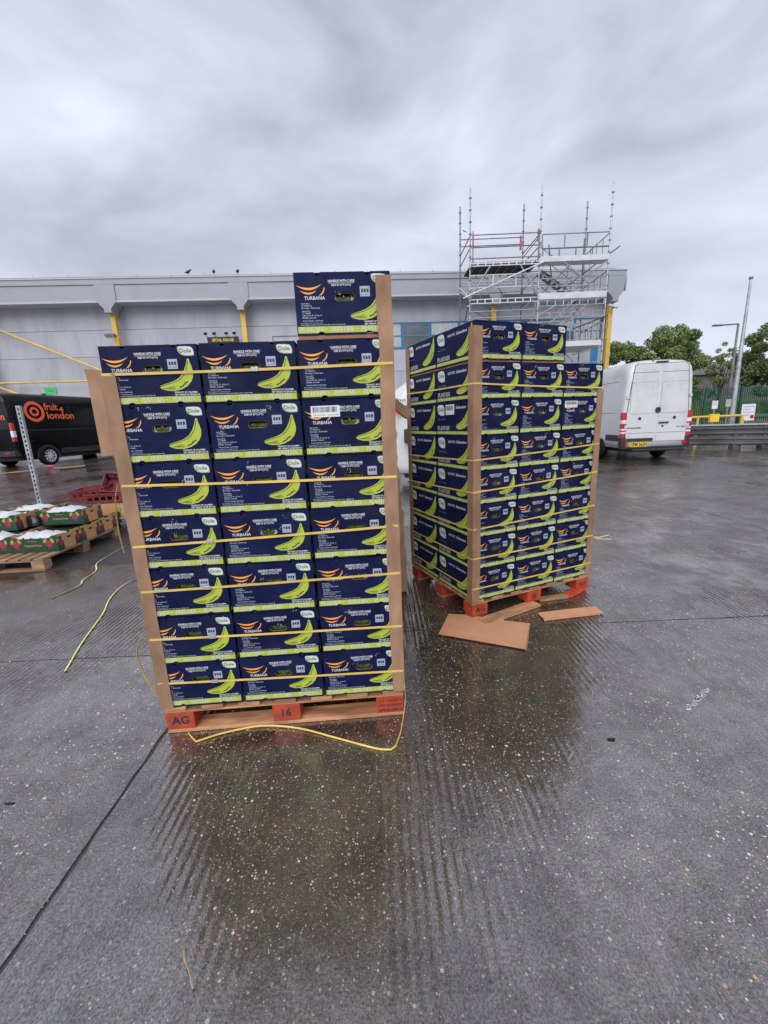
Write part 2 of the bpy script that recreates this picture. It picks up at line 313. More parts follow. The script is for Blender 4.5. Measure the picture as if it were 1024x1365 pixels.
def text_geo(body, size, bold=0.0, res=2):
    key = (body, size, bold, res)
    if key in _tc: return _tc[key]
    c = bpy.data.curves.new('t', 'FONT'); c.body = body; c.size = size; c.resolution_u = res; c.offset = bold; c.fill_mode = 'FRONT'
    o = bpy.data.objects.new('t', c); COL.objects.link(o); bpy.context.view_layer.update()
    me = bpy.data.meshes.new_from_object(o)
    g = ([v.co.copy() for v in me.vertices], [tuple(p.vertices) for p in me.polygons])
    bpy.data.objects.remove(o); bpy.data.curves.remove(c); bpy.data.meshes.remove(me)
    _tc[key] = g; return g
def put_text(mb, body, size, T, x, y, z=0.0, width=None, shear=0.0, bold=0.0, res=2, center=False):
    vs_, fs = text_geo(body, size, bold, res)
    x1 = max(v.x for v in vs_); x0 = min(v.x for v in vs_); k = 1.0 if width is None else width / (x1 - x0)
    ox = -(x0 + x1) / 2 if center else -x0
    mb.add([((v.x + ox) * k + shear * v.y + x, v.y + y, z) for v in vs_], fs, T)
def q4(x0, y0, x1, y1): return [(x0, y0), (x1, y0), (x1, y1), (x0, y1)]
GL = {'P': ([q4(.1, 0, .25, 1), q4(.02, .93, .5, 1.01), q4(.2, .44, .5, .53), q4(.47, .48, .61, .97), q4(.02, 0, .34, .07)], .66),
      'L': ([q4(.1, 0, .25, 1), q4(.02, .93, .34, 1.01), q4(.02, 0, .6, .07), q4(.53, .02, .61, .28)], .64),
      'A': ([[(.06, 0), (.13, 0), (.37, 1), (.30, 1)], [(.46, 0), (.64, 0), (.42, 1), (.27, 1)], q4(.16, .30, .52, .37), q4(0, 0, .2, .06), q4(.4, 0, .7, .06)], .72),
      'N': ([q4(.1, 0, .17, 1), q4(.56, 0, .63, 1), [(.47, 0), (.63, 0), (.24, 1), (.08, 1)], q4(.02, 0, .25, .06), q4(.48, .94, .71, 1), q4(.02, .94, .2, 1)], .75),
      'T': ([q4(.24, 0, .39, 1), q4(.02, .92, .61, 1), q4(.14, 0, .49, .07), q4(.02, .72, .08, .95), q4(.55, .72, .61, .95)], .64),
      'I': ([q4(.1, 0, .25, 1), q4(.02, 0, .33, .07), q4(.02, .93, .33, 1.01)], .37)}
def put_serif(mb, word, hgt, T, x, y, z=0.0, width=None):
    tot = sum(GL[c][1] for c in word); k = hgt if width is None else width / tot; cx = 0; j = 0
    for c in word:
        for q in GL[c][0]:
            j += 1; dz = z + (j % 6) * 0.00008
            mb.add([((px + cx) * k + x, py * hgt + y, dz) for px, py in q], [(0, 1, 2, 3)], T)
        cx += GL[c][1]
def sm(t): t = min(1, max(0, t)); return t * t * (3 - 2 * t)
def gz(x, y): return 0.038 * sm((2 - x) / 8) * min(max(0, y - 5.0), 15)
def arc(cx, cy, r, a0, a1, n): return [(cx + r * math.cos(a0 + (a1 - a0) * i / n), cy + r * math.sin(a0 + (a1 - a0) * i / n)) for i in range(n + 1)]

# ---------------------------------------------------------------- ground: joint filler sheet and concrete slabs
g = MB(); xs = [-160, -60] + list(np.arange(-36, 36, 2.0)) + [60, 160]; ys = [-60, -20] + list(np.arange(-10, 30, 2.0)) + [60, 160, 400]
g.v = [(x, y, gz(x, y) - 0.005) for y in ys for x in xs]; nx = len(xs)
g.f = [(j * nx + i, j * nx + i + 1, (j + 1) * nx + i + 1, (j + 1) * nx + i) for j in range(len(ys) - 1) for i in range(nx - 1)]
ground = tag(g.build('ground', M['sealant'], smooth=True), kind='structure')
XL = [-30.46, -24.6, -18.74, -12.88, -7.02, -1.16, 4.72, 10.58, 16.4, 22.3, 28.2]
for ci in range(len(XL) - 1):
    x0, x1 = XL[ci] + (.009 if XL[ci] == -1.16 else .0035), XL[ci + 1] - (.009 if XL[ci + 1] == -1.16 else .005)
    yoff = 2.53 if XL[ci + 1] < 0 else 2.72
    for cj in range(-2, 5):
        y0, y1 = yoff + cj * 6.0 + .005, yoff + (cj + 1) * 6.0 - .005
        if cj == 4: y1 = 60
        near = (-8 < XL[ci] < 5) and cj in (-1, 0)
        st = .075 if near else .6
        nxx = max(2, int((x1 - x0) / st)); nyy = max(2, int((min(y1, 30) - y0) / st))
        m = MB(); X = np.linspace(x0, x1, nxx + 1); Y = np.linspace(y0, y1, nyy + 1); idx = {}
        for j, y in enumerate(Y):
            for i, x in enumerate(X):
                xx, yy = x, y
                if near:
                    if i in (0, nxx): xx += random.uniform(-.005, .005)
                    if j in (0, nyy): yy += random.uniform(-.004, .004)
                idx[i, j] = len(m.v); m.v.append((xx, yy, gz(xx, yy)))
        for j in range(nyy):
            for i in range(nxx): m.f.append((idx[i, j], idx[i + 1, j], idx[i + 1, j + 1], idx[i, j + 1]))
        edge = [idx[i, 0] for i in range(nxx)] + [idx[nxx, j] for j in range(nyy)] + [idx[i, nyy] for i in range(nxx, 0, -1)] + [idx[0, j] for j in range(nyy, 0, -1)]
        low = {}
        for e_ in edge: low[e_] = len(m.v); a = m.v[e_]; m.v.append((a[0], a[1], a[2] - .03))
        for a, b in zip(edge, edge[1:] + edge[:1]): m.f.append((b, a, low[a], low[b]))
        m.build('concrete_slab', M['ground'], ground)
# loose grit on the near slabs: nobody could count it
g = MB()
for _ in range(2600):
    y = 0.35 + 3.2 * random.random() ** 1.4; x = random.uniform(-1.0, 1.05) * (y * .95 + .5); r = random.uniform(.0012, .0036); a = random.random() * PI
    c, s_ = math.cos(a), math.sin(a)
    pts = [(r * 1.3, 0, 0), (0, r, 0), (-r * 1.2, 0, 0), (0, -r * .9, 0), (r * .1, 0, r * .8)]
    g.add([(x + px * c - py * s_, y + px * s_ + py * c, gz(x, y) + pz) for px, py, pz in pts], [(0, 1, 4), (1, 2, 4), (2, 3, 4), (3, 0, 4)])
tag(g.build('grit', M['grit']), 'loose pale grit scattered over the wet concrete', 'grit', kind='stuff')

# ---------------------------------------------------------------- cartons
BW, BD, BH = 0.394, 0.490, 0.2405
def half(cx, cy, r, up, n=8):
    return arc(cx, cy, r, PI, 0, n) if up else arc(cx, cy, r, PI, 2 * PI, n)
def slot(cx, cy, w_, h_, n=6):
    r = h_ / 2; return arc(cx + w_ / 2 - r, cy, r, -PI / 2, PI / 2, n) + arc(cx - w_ / 2 + r, cy, r, PI / 2, 3 * PI / 2, n)
def panel_outline(w_, h_, bot, top, rb=.014, rt=.012):
    o = [(0, 0)]
    for x in bot: o += half(x, 0, rb, True)
    o += [(w_, 0), (w_, h_)]
    for x in sorted(top, reverse=True): o += arc(x, h_, rt, 0, -PI, 8)
    return o + [(0, h_)]
Tf = frame((0, 0, 0), (1, 0, 0), (0, 0, 1))                  # front face, normal -y
Tb = frame((BW, BD, 0), (-1, 0, 0), (0, 0, 1))
Tl = frame((0, BD, 0), (0, -1, 0), (0, 0, 1))                # face looking to -x
Tr = frame((BW, 0, 0), (0, 1, 0), (0, 0, 1))
def off(T, d): return T @ Matrix.Translation((0, 0, d))
def carton_proto():
    t = .005; b = MB()
    for T in (Tf, Tb): b.loops([panel_outline(BW, BH, (.1, .3), (.095, .3)), slot(.203, .146, .084, .032)[::-1]], T, t)
    for T in (Tl, Tr):
        T2 = T @ Matrix.Translation((t + .0002, 0, 0)); b.loops([panel_outline(BD - 2 * t - .0004, BH, (.16, .32), (.16, .32), .012, .01)], T2, t)
    b.box((t, t, .0), (BW - t, BD - t, .004)); b.box((t, t, BH - .0035), (.13, BD - t, BH - .0005)); b.box((.25, t, BH - .0035), (BW - t, BD - t, BH - .0005)); b.box((.125, t, BH - .0075), (.26, BD - t, BH - .004))
    root = b.build('plantain_box', M['navy'])
    i = MB().box((.012, .008, .006), (BW - .012, .012, BH - .01), None)
    # kraft rim of the hand hole; near-black block paints the shade inside
    r = MB()
    for T in (Tf, Tb): r.loops([slot(.203, .146, .086, .034), slot(.203, .146, .079, .027)[::-1]], off(T, -.0052), .002)
    r.build('hole_rim', M['inner'], root)
    i = MB().box((.010, .06, .006), (BW - .010, BD - .06, BH - .012)); i.build('carton_inside', M['hole'], root)
    p = MB()
    for (a, b_, c_) in (((.14, .035, .150), (.2, .028, .138), (.265, .036, .146)), ((.15, .04, .132), (.2, .034, .125), (.25, .04, .130)), ((.16, .045, .162), (.21, .05, .160), (.25, .045, .158))):
        MB().tube(a, b_, .012, 7, .017).tube(b_, c_, .017, 7, .010).build('plantain', M['plantain'], root, smooth=True)
    for x in (.1, .3): MB().tube((x - .03, .025, BH - .012), (x + .03, .028, BH - .014), .011, 7).build('plantain', M['plantain'], root, smooth=True)
    lb, wt, pk, og, dk, gk, lm = MB(), MB(), MB(), MB(), MB(), MB(), MB()
    lf, bc, bk, lt = MB(), MB(), MB(), MB()
    pl = [(.350, .058), (.357, .059), (.359, .072), (.364, .088), (.368, .108), (.366, .128), (.357, .148), (.340, .166), (.315, .179), (.285, .186), (.255, .184), (.235, .178), (.223, .170), (.229, .163), (.245, .157), (.268, .151), (.291, .143), (.312, .130), (.329, .109), (.342, .083), (.347, .068)]
    def thick(mb, pts, w_, T, z=.0):
        for k, (a, b_) in enumerate(zip(pts[:-1], pts[1:])):
            a = Vector(a); b_ = Vector(b_); d = (b_ - a).normalized(); nn = Vector((-d.y, d.x)) * w_ / 2; zz_ = z + (k % 2) * .0001
            mb.add([(*(a + nn), zz_), (*(a - nn), zz_), (*(b_ - nn), zz_), (*(b_ + nn), zz_)], [(0, 1, 2, 3)], T)
    def flip(pts, h=BH): return [(x, h - y) for x, y in pts]
    T = off(Tf, .0006); T2 = off(Tf, .0011)
    for TT, W_ in ((Tf, BW),):
        lb.loops([[(.004, .0075)] + [q for q in arc(.1, 0, .0145, PI - .55, .55, 6)] + [q for q in arc(.3, 0, .0145, PI - .55, .55, 6)] + [(W_ - .008, .0075), (W_ - .008, .0335), (.004, .0335)]], T)
    for k in range(3): put_serif(wt, 'PLANTAIN', .0185, T2, .012 + k * .128, .0118, 0, .097)
    for k in range(2): wt.box((.1175 + k * .128, .019, 0), (.1215 + k * .128, .0225, .0003), T2)
    # front lettering
    put_text(wt, 'TURBANA', .0185, T, .038, BH - .104, 0, .085, bold=.0003)
    put_text(wt, 'HANDLE WITH CARE', .0135, T, .139, BH - .0395, 0, .108, bold=.0004)
    wt.box((.141, BH - .0440, 0), (.245, BH - .0427, .0002), T)
    put_text(wt, 'KEEP AT 57\u00b0F (14\u00b0C)', .0095, T, .152, BH - .0535, 0, .080, bold=.0003)
    for k, (s_, wd) in enumerate((('Imported by:', .034), ('C.I. UNIBAN S.A.', .044), ('Rionegro, Antioquia', .076))): put_text(pk, s_, .0082, T, .024, BH - .121 - k * .0085, 0, wd, bold=.0002, res=1)
    for k, (s_, wd) in enumerate((('Exported by:', .033), ('C.I. UNIBAN', .034), ('Calle 52 No. 47 - 42 Piso 15', .080), ('Medellin, Colombia', .056), ('Product of Colombia - South America', .084))): put_text(pk, s_, .0082, T, .026, BH - .150 - k * .0085 - (.003 if k == 4 else 0), 0, wd, bold=.0002, res=1)
    put_text(pk, 'Keep refrigerated. Do not drop this carton.', .0062, T, .016, BH - .1955, 0, .092, bold=.0001, res=1)
    put_text(pk, 'Fresh plantains packed in Colombia. Net weight at time of packing only.', .0062, T, .016, BH - .2025, 0, .185, bold=.0002, res=1)
    put_text(wt, 'PRODUCT OF COLOMBIA', .0088, T, .282, BH - .1950, 0, .094, bold=.0003)
    put_text(wt, 'NET WEIGHT 50 LBS (22.6 kg)', .0080, T, .282, BH - .2040, 0, .103, bold=.0003)
    # swoosh emblem
    def cres(x0, y0, x1, y1, sag, th):
        a = []; b_ = []
        for k in range(11):
            t_ = k / 10; x = x0 + (x1 - x0) * t_; y = y0 + (y1 - y0) * t_ + sag * 4 * t_ * (1 - t_); h_ = th * 4 * t_ * (1 - t_)
            a.append((x, BH - (y))); b_.append((x, BH - (y + h_ + .0003)))
        return a[::-1] + b_
    og.loops([cres(.008, .048, .112, .046, .012, .0085)], T); og.loops([cres(.022, .068, .090, .069, .0085, .007)], T)
    og.loops([[(.122, BH - .056), (.124, BH - .064), (.119, BH - .077), (.110, BH - .087), (.098, BH - .0895), (.109, BH - .081), (.117, BH - .070)]], T)
    # fruit print, Dole-style leaf, code square
    lm.loops([flip(pl)], T)
    thick(dk, flip([(.226, .168), (.246, .160), (.272, .154), (.298, .146), (.320, .132), (.336, .112), (.346, .090), (.352, .066)]), .0022, T2)
    thick(dk, flip([(.235, .1755), (.262, .172), (.285, .166)]), .0012, T2, .0002)
    thick(dk, flip([(.304, .172), (.320, .166), (.329, .156), (.341, .149)]), .0045, T2, .0003); thick(dk, flip([(.223, .1665), (.2245, .1715)]), .003, T2, .0004)
    put_text(dk, 'TURBANA', .0085, T2, .248, BH - .178, .0005, .040, shear=.1, res=1)
    leaf = [(.316, .013), (.323, .010), (.355, .010), (.372, .013), (.379, .022), (.381, .034), (.380, .047), (.368, .048), (.345, .0475), (.330, .043), (.320, .034), (.3155, .022)]
    lf.loops([flip(leaf)], T)
    put_text(gk, 'Dole', .0235, T2, .3235, BH - .0345, 0, .048, bold=.0009)
    gl = [(.3175, .0135), (.3185, .0225), (.3225, .0325), (.3315, .0415), (.3455, .0455), (.366, .0463), (.378, .0453)]
    thick(gk, flip(gl), .0014, T2, .0003)
    bc.box((.268, BH - .099, -.0002), (.309, BH - .060, .0002), T)
    for x, w_ in ((.2735, .008), (.2845, .008), (.2955, .0085)): bk.box((x, BH - .083, 0), (x + w_, BH - .070, .0002), T2)
    put_text(bk, 'PLU 4235', .0062, T2, .2745, BH - .094, 0, .029, res=1)
    # long faces
    k = BH
    sp = [(.452, .010), (.459, .008), (.463, .030), (.466, .060), (.464, .095), (.452, .130), (.428, .160), (.395, .182), (.355, .194), (.315, .197), (.285, .190), (.272, .176), (.282, .164), (.315, .152), (.350, .135), (.385, .108), (.415, .072), (.438, .038)]
    sl = [(.014, .030), (.020, .018), (.040, .014), (.075, .012), (.100, .018), (.112, .036), (.116, .060), (.114, .090), (.100, .094), (.060, .092), (.032, .080), (.018, .058)]
    def emit():
        if lb.v: lb.build('lime_band', M['lime'], root)
        if wt.v: wt.build('lettering', M['white_ink'], root)
        if pk.v: pk.build('small_print', M['pale_ink'], root)
        fp = lm.build('fruit_print', M['lime'], root); dk.build('outline_print', M['dark_ink'], fp)
        lg = lf.build('leaf_logo', M['white_ink'], root); gk.build('logo_text', M['green_ink'], lg)
    emit()
    for Ts in (Tl, Tr):
        lb, wt, pk, dk, gk, lm, lf = (MB() for _ in range(7))
        A = off(Ts, .0006); B2 = off(Ts, .0011)
        lb.loops([[(.006, .009), (BD - .006, .009), (BD - .006, .031), (.006, .031)]], A)
        for q in range(5): put_serif(wt, 'PLANTAIN', .013, B2, .02 + q * .094, .0135, 0, .066)
        lm.loops([flip(sp)], A); lf.loops([flip(sl)], A)
        thick(dk, flip([(.278, .174), (.315, .163), (.355, .147), (.395, .118), (.425, .080), (.448, .030)]), .003, B2)
        thick(dk, flip([(.395, .165), (.412, .150), (.425, .125), (.440, .112)]), .006, B2, .0003)
        put_text(gk, 'Dole', .044, B2, .028, BH - .062, 0, .078, bold=.0016)
        put_text(wt, 'EXOTIC', .024, A, .160, BH - .050, 0, .095, shear=.15, bold=.0004)
        put_text(wt, 'Selection', .027, A, .268, BH - .050, 0, .130, shear=.35, bold=.0006)
        put_serif(wt, 'PLANTAIN', .030, A, .012, .040, 0, .175)
        put_text(pk, 'PRODUCT OF COLOMBIA', .010, A, .02, BH - .125, 0, .11, res=1)
        emit()
    og.build('swoosh_emblem', M['orange_ink'], root)
    cd = bc.build('code_square', M['pale_ink'], root); bk.build('code_bars', M['dark_ink'], cd)
    return root
def copy_tree(o, parent=None):
    c = o.copy(); COL.objects.link(c)
    if parent is not None: c.parent = parent
    for ch in o.children: copy_tree(ch, c)
    return c
proto = carton_proto(); used = [False]
lin = MB()
for k in range(7):
    a = .165 + k * .011; lin.add([(a, .016 + .004 * (k % 2), .134 + .004 * math.sin(k * 2)), (a + .013, .020 - .004 * (k % 2), .133), (a + .012, .022, .146 + .009 * math.sin(k * 3.1)), (a - .001, .017, .150 + .007 * math.cos(k * 2.2))], [(0, 1, 2, 3)])
lin = lin.build('bag_liner', M['liner'], link=False).data
ORD = {0: 'bottom', 1: 'second', 2: 'third', 3: 'fourth', 4: 'fifth', 5: 'sixth', 6: 'seventh', 7: 'top'}
def place_box(S, x, y, z, label, group, sx=1.0, sz=1.0, jit=.003, liner=False, rz=0.0):
    X, Y, yaw = S
    o = proto if not used[0] else copy_tree(proto); used[0] = True
    x += random.uniform(-jit, jit) * .5; y += random.uniform(-jit, jit); a = yaw + rz + random.uniform(-.006, .006)
    o.location = (X + x * math.cos(yaw) - y * math.sin(yaw), Y + x * math.sin(yaw) + y * math.cos(yaw), z)
    o.rotation_euler = (random.uniform(-.003, .003), random.uniform(-.004, .004), a); o.scale = (sx, 1, sz)
    tag(o, label, 'carton', group)
    dz = random.uniform(-.0022, .0022)
    for ch in o.children:
        if ch.name.split('.')[0] in ('lime_band', 'lettering', 'small_print', 'swoosh_emblem', 'fruit_print', 'leaf_logo', 'code_square'): ch.location = (random.uniform(-.0001, .0001), 0, dz if ch.name.split('.')[0] != 'code_square' else random.uniform(-.005, .005))
    if random.random() < .75:
        sm_ = MB()
        for _ in range(random.randint(1, 3)):
            cx_ = random.choice((random.uniform(.02, .38), random.uniform(.12, .3))); cy_ = random.choice((BH - .004 - random.random() * .03, random.uniform(.005, .04), .125 + random.uniform(-.02, .05)))
            for _ in range(random.randint(3, 9)):
                a = random.uniform(-.014, .014); b = random.uniform(-.010, .010); w2 = random.uniform(.0008, .003); h2 = random.uniform(.001, .007)
                x_, y_ = min(max(cx_ + a, .004), BW - .006), min(max(cy_ + b, .003), BH - .008)
                sm_.loops([[(x_, y_), (x_ + w2, y_ - h2 * .2), (x_ + w2 * 1.3, y_ + h2 * .7), (x_ + w2 * .2, y_ + h2)]], off(Tf, .0020 + _ * .00004))
        q = sm_.build('scuff', M['scuff'], o); q['kind'] = 'stuff'
    if liner:
        q = bpy.data.objects.new('bag_liner', lin); COL.objects.link(q); q.parent = o
    return o
def sticker(box, x, z, w_, h_, T):
    s_ = MB().box((x, z, -.0003), (x + w_, z + h_, .0003), off(T, .0016)).build('barcode_sticker', M['sticker'], box)
    b = MB(); xx = x + .008
    while xx < x + w_ - .012:
        ww = random.choice((.0014, .0022, .0034)); b.box((xx, z + h_ * .42, -.0001), (xx + ww, z + h_ * .9, .0002), off(T, .0022)); xx += ww + random.choice((.0014, .0022, .003))
    for k in range(2): put_text(b, '07418 52963', .009, off(T, .0022), x + .008 + k * w_ * .5, z + h_ * .12, 0, w_ * .4, res=1)
    b.build('barcode', M['dark_ink'], s_)
SL = (-1.1384, 1.7851, 0.0535); SR = (0.6377, 2.8465, 0.3937); PH = 0.15
GLS = 'plantain boxes on the near pallet'; GRS = 'plantain boxes on the far pallet'
colx = (-.003, .401, .806); cn = ('left', 'middle', 'right'); HB = .2427
for c in range(3):
    for r in range(8 if c == 2 else 7):
        z = PH + r * HB + (.015 if r == 7 else 0)
        lab = 'navy plantain box, %s row %sof the %s column, near pallet stack' % ({7: 'topmost'}.get(r, ORD[r]), 'up ' if 0 < r < 7 else '', cn[c])
        if r == 7: lab = 'single navy plantain box perched alone on top of the near pallet stack'
        if r == 0: lab = 'navy plantain box in the bottom row on the near pallet, %s column' % cn[c]
        if (c, r) == (2, 5): lab = 'navy plantain box with a white barcode sticker, right column of near pallet stack'
        b = place_box(SL, colx[c] + (.004 if r == 7 else 0), 0, z, lab, GLS, liner=(c, r) in ((0, 6), (2, 5), (1, 3), (0, 5)) or random.random() < .2)
        if (c, r) == (2, 5): sticker(b, .035, BH - .075, .125, .048, Tf)
for r in range(7):
    place_box(SL, colx[0], .498, PH + r * HB, 'navy plantain box behind the left column of the near pallet stack, %s row up' % ORD[r], GLS)
# brown inner tray showing under the raised top boxes
def tray_slip(S, x0, x1, y0, y1, z0, z1, label):
    X, Y, yaw = S; o = MB().box((x0, y0, z0), (x1, y1, z1)).build('inner_tray', M['inner']); o.location = (X, Y, 0); o.rotation_euler = (0, 0, yaw)
    return tag(o, label, 'tray')
tray_slip(SL, .812, 1.194, .004, .48, PH + 7 * HB - .0015, PH + 7 * HB + .0145, 'brown inner carton showing beneath the single top box of the near stack')
colr = (0.0, .3995, .799); HR = .245
for c in range(3):
    for r in range(8 if c < 2 else 7):
        z = PH + r * HR + (.012 if r == 7 else 0)
        lab = 'navy plantain box, %s row of the %s column on the far stack front' % (ORD[r], ('corner', 'middle', 'right')[c])
        if (c, r) == (2, 5): lab = 'navy plantain box with white barcode sticker, right column of far stack front'
        if (c, r) == (0, 5): lab = 'navy corner box of far stack with a white barcode sticker on its long side'
        b = place_box(SR, colr[c], 0, z, lab, GRS, 1.006, 1.010, liner=random.random() < .5)
        if (c, r) == (2, 5): sticker(b, .02, BH - .072, .125, .048, Tf)
        if (c, r) == (0, 5): sticker(b, .135, BH - .088, .115, .072, Tl)
for r in range(8):
    place_box(SR, 0.002, .502, PH + r * HR + (.012 if r == 7 else 0), 'navy plantain box, %s row of the back column on the far stack side' % ORD[r], GRS, 1.006, 1.010)
tray_slip(SR, .008, .392, .006, .99, PH + 7 * HR - .0005, PH + 7 * HR + .0115, 'brown inner carton under the top corner box of the far stack')
tray_slip(SR, .405, .79, .006, .49, PH + 7 * HR - .0005, PH + 7 * HR + .0115, 'brown inner carton under the top middle box of the far stack')

# ---------------------------------------------------------------- pallets
def pallet(S, D, W, paint, wood, label, texts, broken=False, hh=.144):
    X, Y, yaw = S; root = empty('pallet', (X, Y, gz(X, Y)), yaw, label=label, cat='pallet')
    def pt(name, m, mt, bev=.003): return m.build(name, mt, root, bevel=bev)
    bx = (0, W / 2 - .07, W - .14); by = (0, D / 2 - .06, D - .12); bh = .092; zb = .022
    for i, x in enumerate(bx):
        for j, y in enumerate(by):
            if broken and (i, j) == (9, 9): continue
            pt('block', MB().box((x, y, zb), (x + .14, y + .12, zb + bh)), M[paint] if (j != 1 or i != 1) else M[wood])
    for j, y in enumerate(by):                                           # bottom boards
        if broken and j == 0: 
            pt('bottom_board', MB().box((0, .005, .001), (.14, .10, zb - .001)), M[paint]); continue
        pt('bottom_board', MB().box((.0, y + .002, .001), (W, y + .10, zb - .001)), M['wood_orange' if (wood == 'wood' and j == 0) else wood])
    for j, y in enumerate(by): pt('stringer_board', MB().box((0, y + .002, zb + bh + .001), (W, y + .10, hh - .020)), M['wood_orange' if (wood == 'wood' and j == 0) else wood])
    n = 7 if D < 1.2 else 9
    tw = .105
    for k in range(n):
        x = k * (W - tw) / (n - 1); pt('deck_board', MB().box((x, 0, hh - .019), (x + tw, D, hh + .003)), M[wood], .002)
    for body, bi, size in texts:
        t = MB(); put_text(t, body, size, frame((bx[bi] + .07, -.0012, zb + .03), (1, 0, 0), (0, 0, 1)), 0, 0, 0, bold=.0012, center=True)
        t.build('stencil_text', M['dark_ink'], root)
    return root
pl1 = pallet(SL, 1.0, 1.2, 'red_wood', 'wood', 'orange red painted wooden pallet under the near plantain stack', [('AG', 0, .062), ('16', 1, .058)])
t = MB(); Tt = frame((1.07, -.0012, .03), (1, 0, 0), (0, 0, 1))
for k, s_ in enumerate(('C.A. 6 BO 750 78', 'RETURN PALLET', 'LPR 80 1000 X')): put_text(t, s_, .017, Tt, .006, .058 - k * .026, 0, .118, bold=.0004, res=1)
for q in ((0, .003, .13, .0045), (0, .079, .13, .0805), (0, .003, .0015, .08), (.1285, .003, .13, .08)): t.box((q[0], q[1], .0003), (q[2], q[3], .0005), Tt)
t.build('stencil_text', M['dark_ink'], pl1)
pl2 = pallet(SR, 1.0, 1.2, 'red_wood', 'wood', 'orange red painted pallet with a broken board under the far plantain stack', [('AG', 0, .062), ('16', 1, .05), ('507', 2, .05)], broken=True)
# broken bottom boards of the far pallet, sprung away from the blocks
for a, b, w_, mt in (((.60, -.02, .012), (.02, -.085, .012), .10, 'wood'), ((.66, .02, .012), (.92, -.03, .012), .06, 'wood'), ((.92, -.03, .013), (1.16, .03, .013), .08, 'red_wood')):
    m = MB().ribbon([a, ((a[0] + b[0]) / 2, (a[1] + b[1]) / 2, .014), b], w_, .02, (0, 1, 0)); m.build('broken_board', M[mt], pl2, bevel=.002)
def white_ramp(): return None

# ---------------------------------------------------------------- corner boards
def corner_board(S, x, y, z0, z1, dx, dy, label, leg=.062, t=.0045, wob=.0035, flare=0.0, name='corner_board'):
    """L-section board; dx, dy = directions (+1/-1) of its legs from the outer corner"""
    X, Y, yaw = S; n = max(3, int((z1 - z0) / .12)); m = MB(); gap = .0025
    ox, oy = x - dx * gap, y - dy * gap
    prof = [(0, 0), (leg, 0), (leg, t), (t, t), (t, leg), (0, leg)]
    for k in range(n + 1):
        z = z0 + (z1 - z0) * k / n; jx, jy = random.uniform(-wob, 0), random.uniform(-wob, 0); f_ = random.uniform(-.002, .003)
        for (px, py) in prof:
            ll = leg + f_ if px == leg or py == leg else 1
            qx = px if px != leg else ll; qy = py if py != leg else ll
            m.v.append((ox + dx * (qx - t) + dx * jx, oy + dy * (qy - t) + dy * jy + (flare * qx), z))
    for k in range(n):
        for i in range(6):
            a, b = k * 6 + i, k * 6 + (i + 1) % 6; m.f.append((a, b, b + 6, a + 6) if dx * dy > 0 else (b, a, a + 6, b + 6))
    m.f += [(0, 5, 4, 3, 2, 1), tuple(range(n * 6, n * 6 + 6))]
    o = m.build(name, M['kraft']); o.location = (X, Y, 0); o.rotation_euler = (0, 0, yaw)
    return tag(o, label, 'corner board')
XR = colx[2] + BW; XR2 = colr[2] + BW * 1.006
corner_board(SL, colx[0], 0, .152, 1.738, 1, 1, 'brown cardboard corner board down the left edge of the near stack')
corner_board(SL, XR, 0, .152, 2.085, -1, 1, 'tall brown cardboard corner board down the right edge of the near stack')
corner_board(SL, colx[0], .99, .152, 1.70, 1, -1, 'brown corner board at the hidden rear left edge of the near stack')
corner_board(SR, 0, 0, .152, 2.085, 1, 1, 'tall brown corner board on the nearest edge of the far stack', leg=.066)
corner_board(SR, XR2, 0, .152, 1.675, -1, 1, 'brown corner board down the right edge of the far stack')
corner_board(SR, 0, .994, .152, 2.10, 1, -1, 'thin brown corner board at the rear left edge of the far stack')
# short offcut of corner board stuck out at the upper left of the near stack
m = MB()
prof = [(0, 0), (-.066, -.004), (-.066, .001), (-.004, .006), (.004, .060), (-.001, .060)]
for k, z in enumerate((1.405, 1.50, 1.60, 1.70, 1.752)):
    for i, (px, py) in enumerate(prof): m.v.append((px - (.005 if k == 4 else 0) * (px < -.05), py, z + (.012 if (k == 4 and px < -.05) else 0) - (.004 if k == 0 and px < -.05 else 0)))
for k in range(4):
    for i in range(6): a, b = k * 6 + i, k * 6 + (i + 1) % 6; m.f.append((b, a, a + 6, b + 6))
m.f += [tuple(range(6)), tuple(range(24, 30))[::-1]]
o = m.build('corner_board', M['kraft']); o.location = (-1.147, 1.795, 0); tag(o, 'short offcut of brown corner board sticking out left of the near stack', 'corner board')
o = MB().box((-.09, -.003, -.030), (.09, .003, .030)).box((-.09, .003, -.030), (.09, .04, -.024)).build('corner_board', M['kraft']); o.location = (.135, 2.86, 1.59); o.rotation_euler = (0, R(38), .25)
tag(o, 'broken brown corner board poking out between the two stacks', 'corner board')

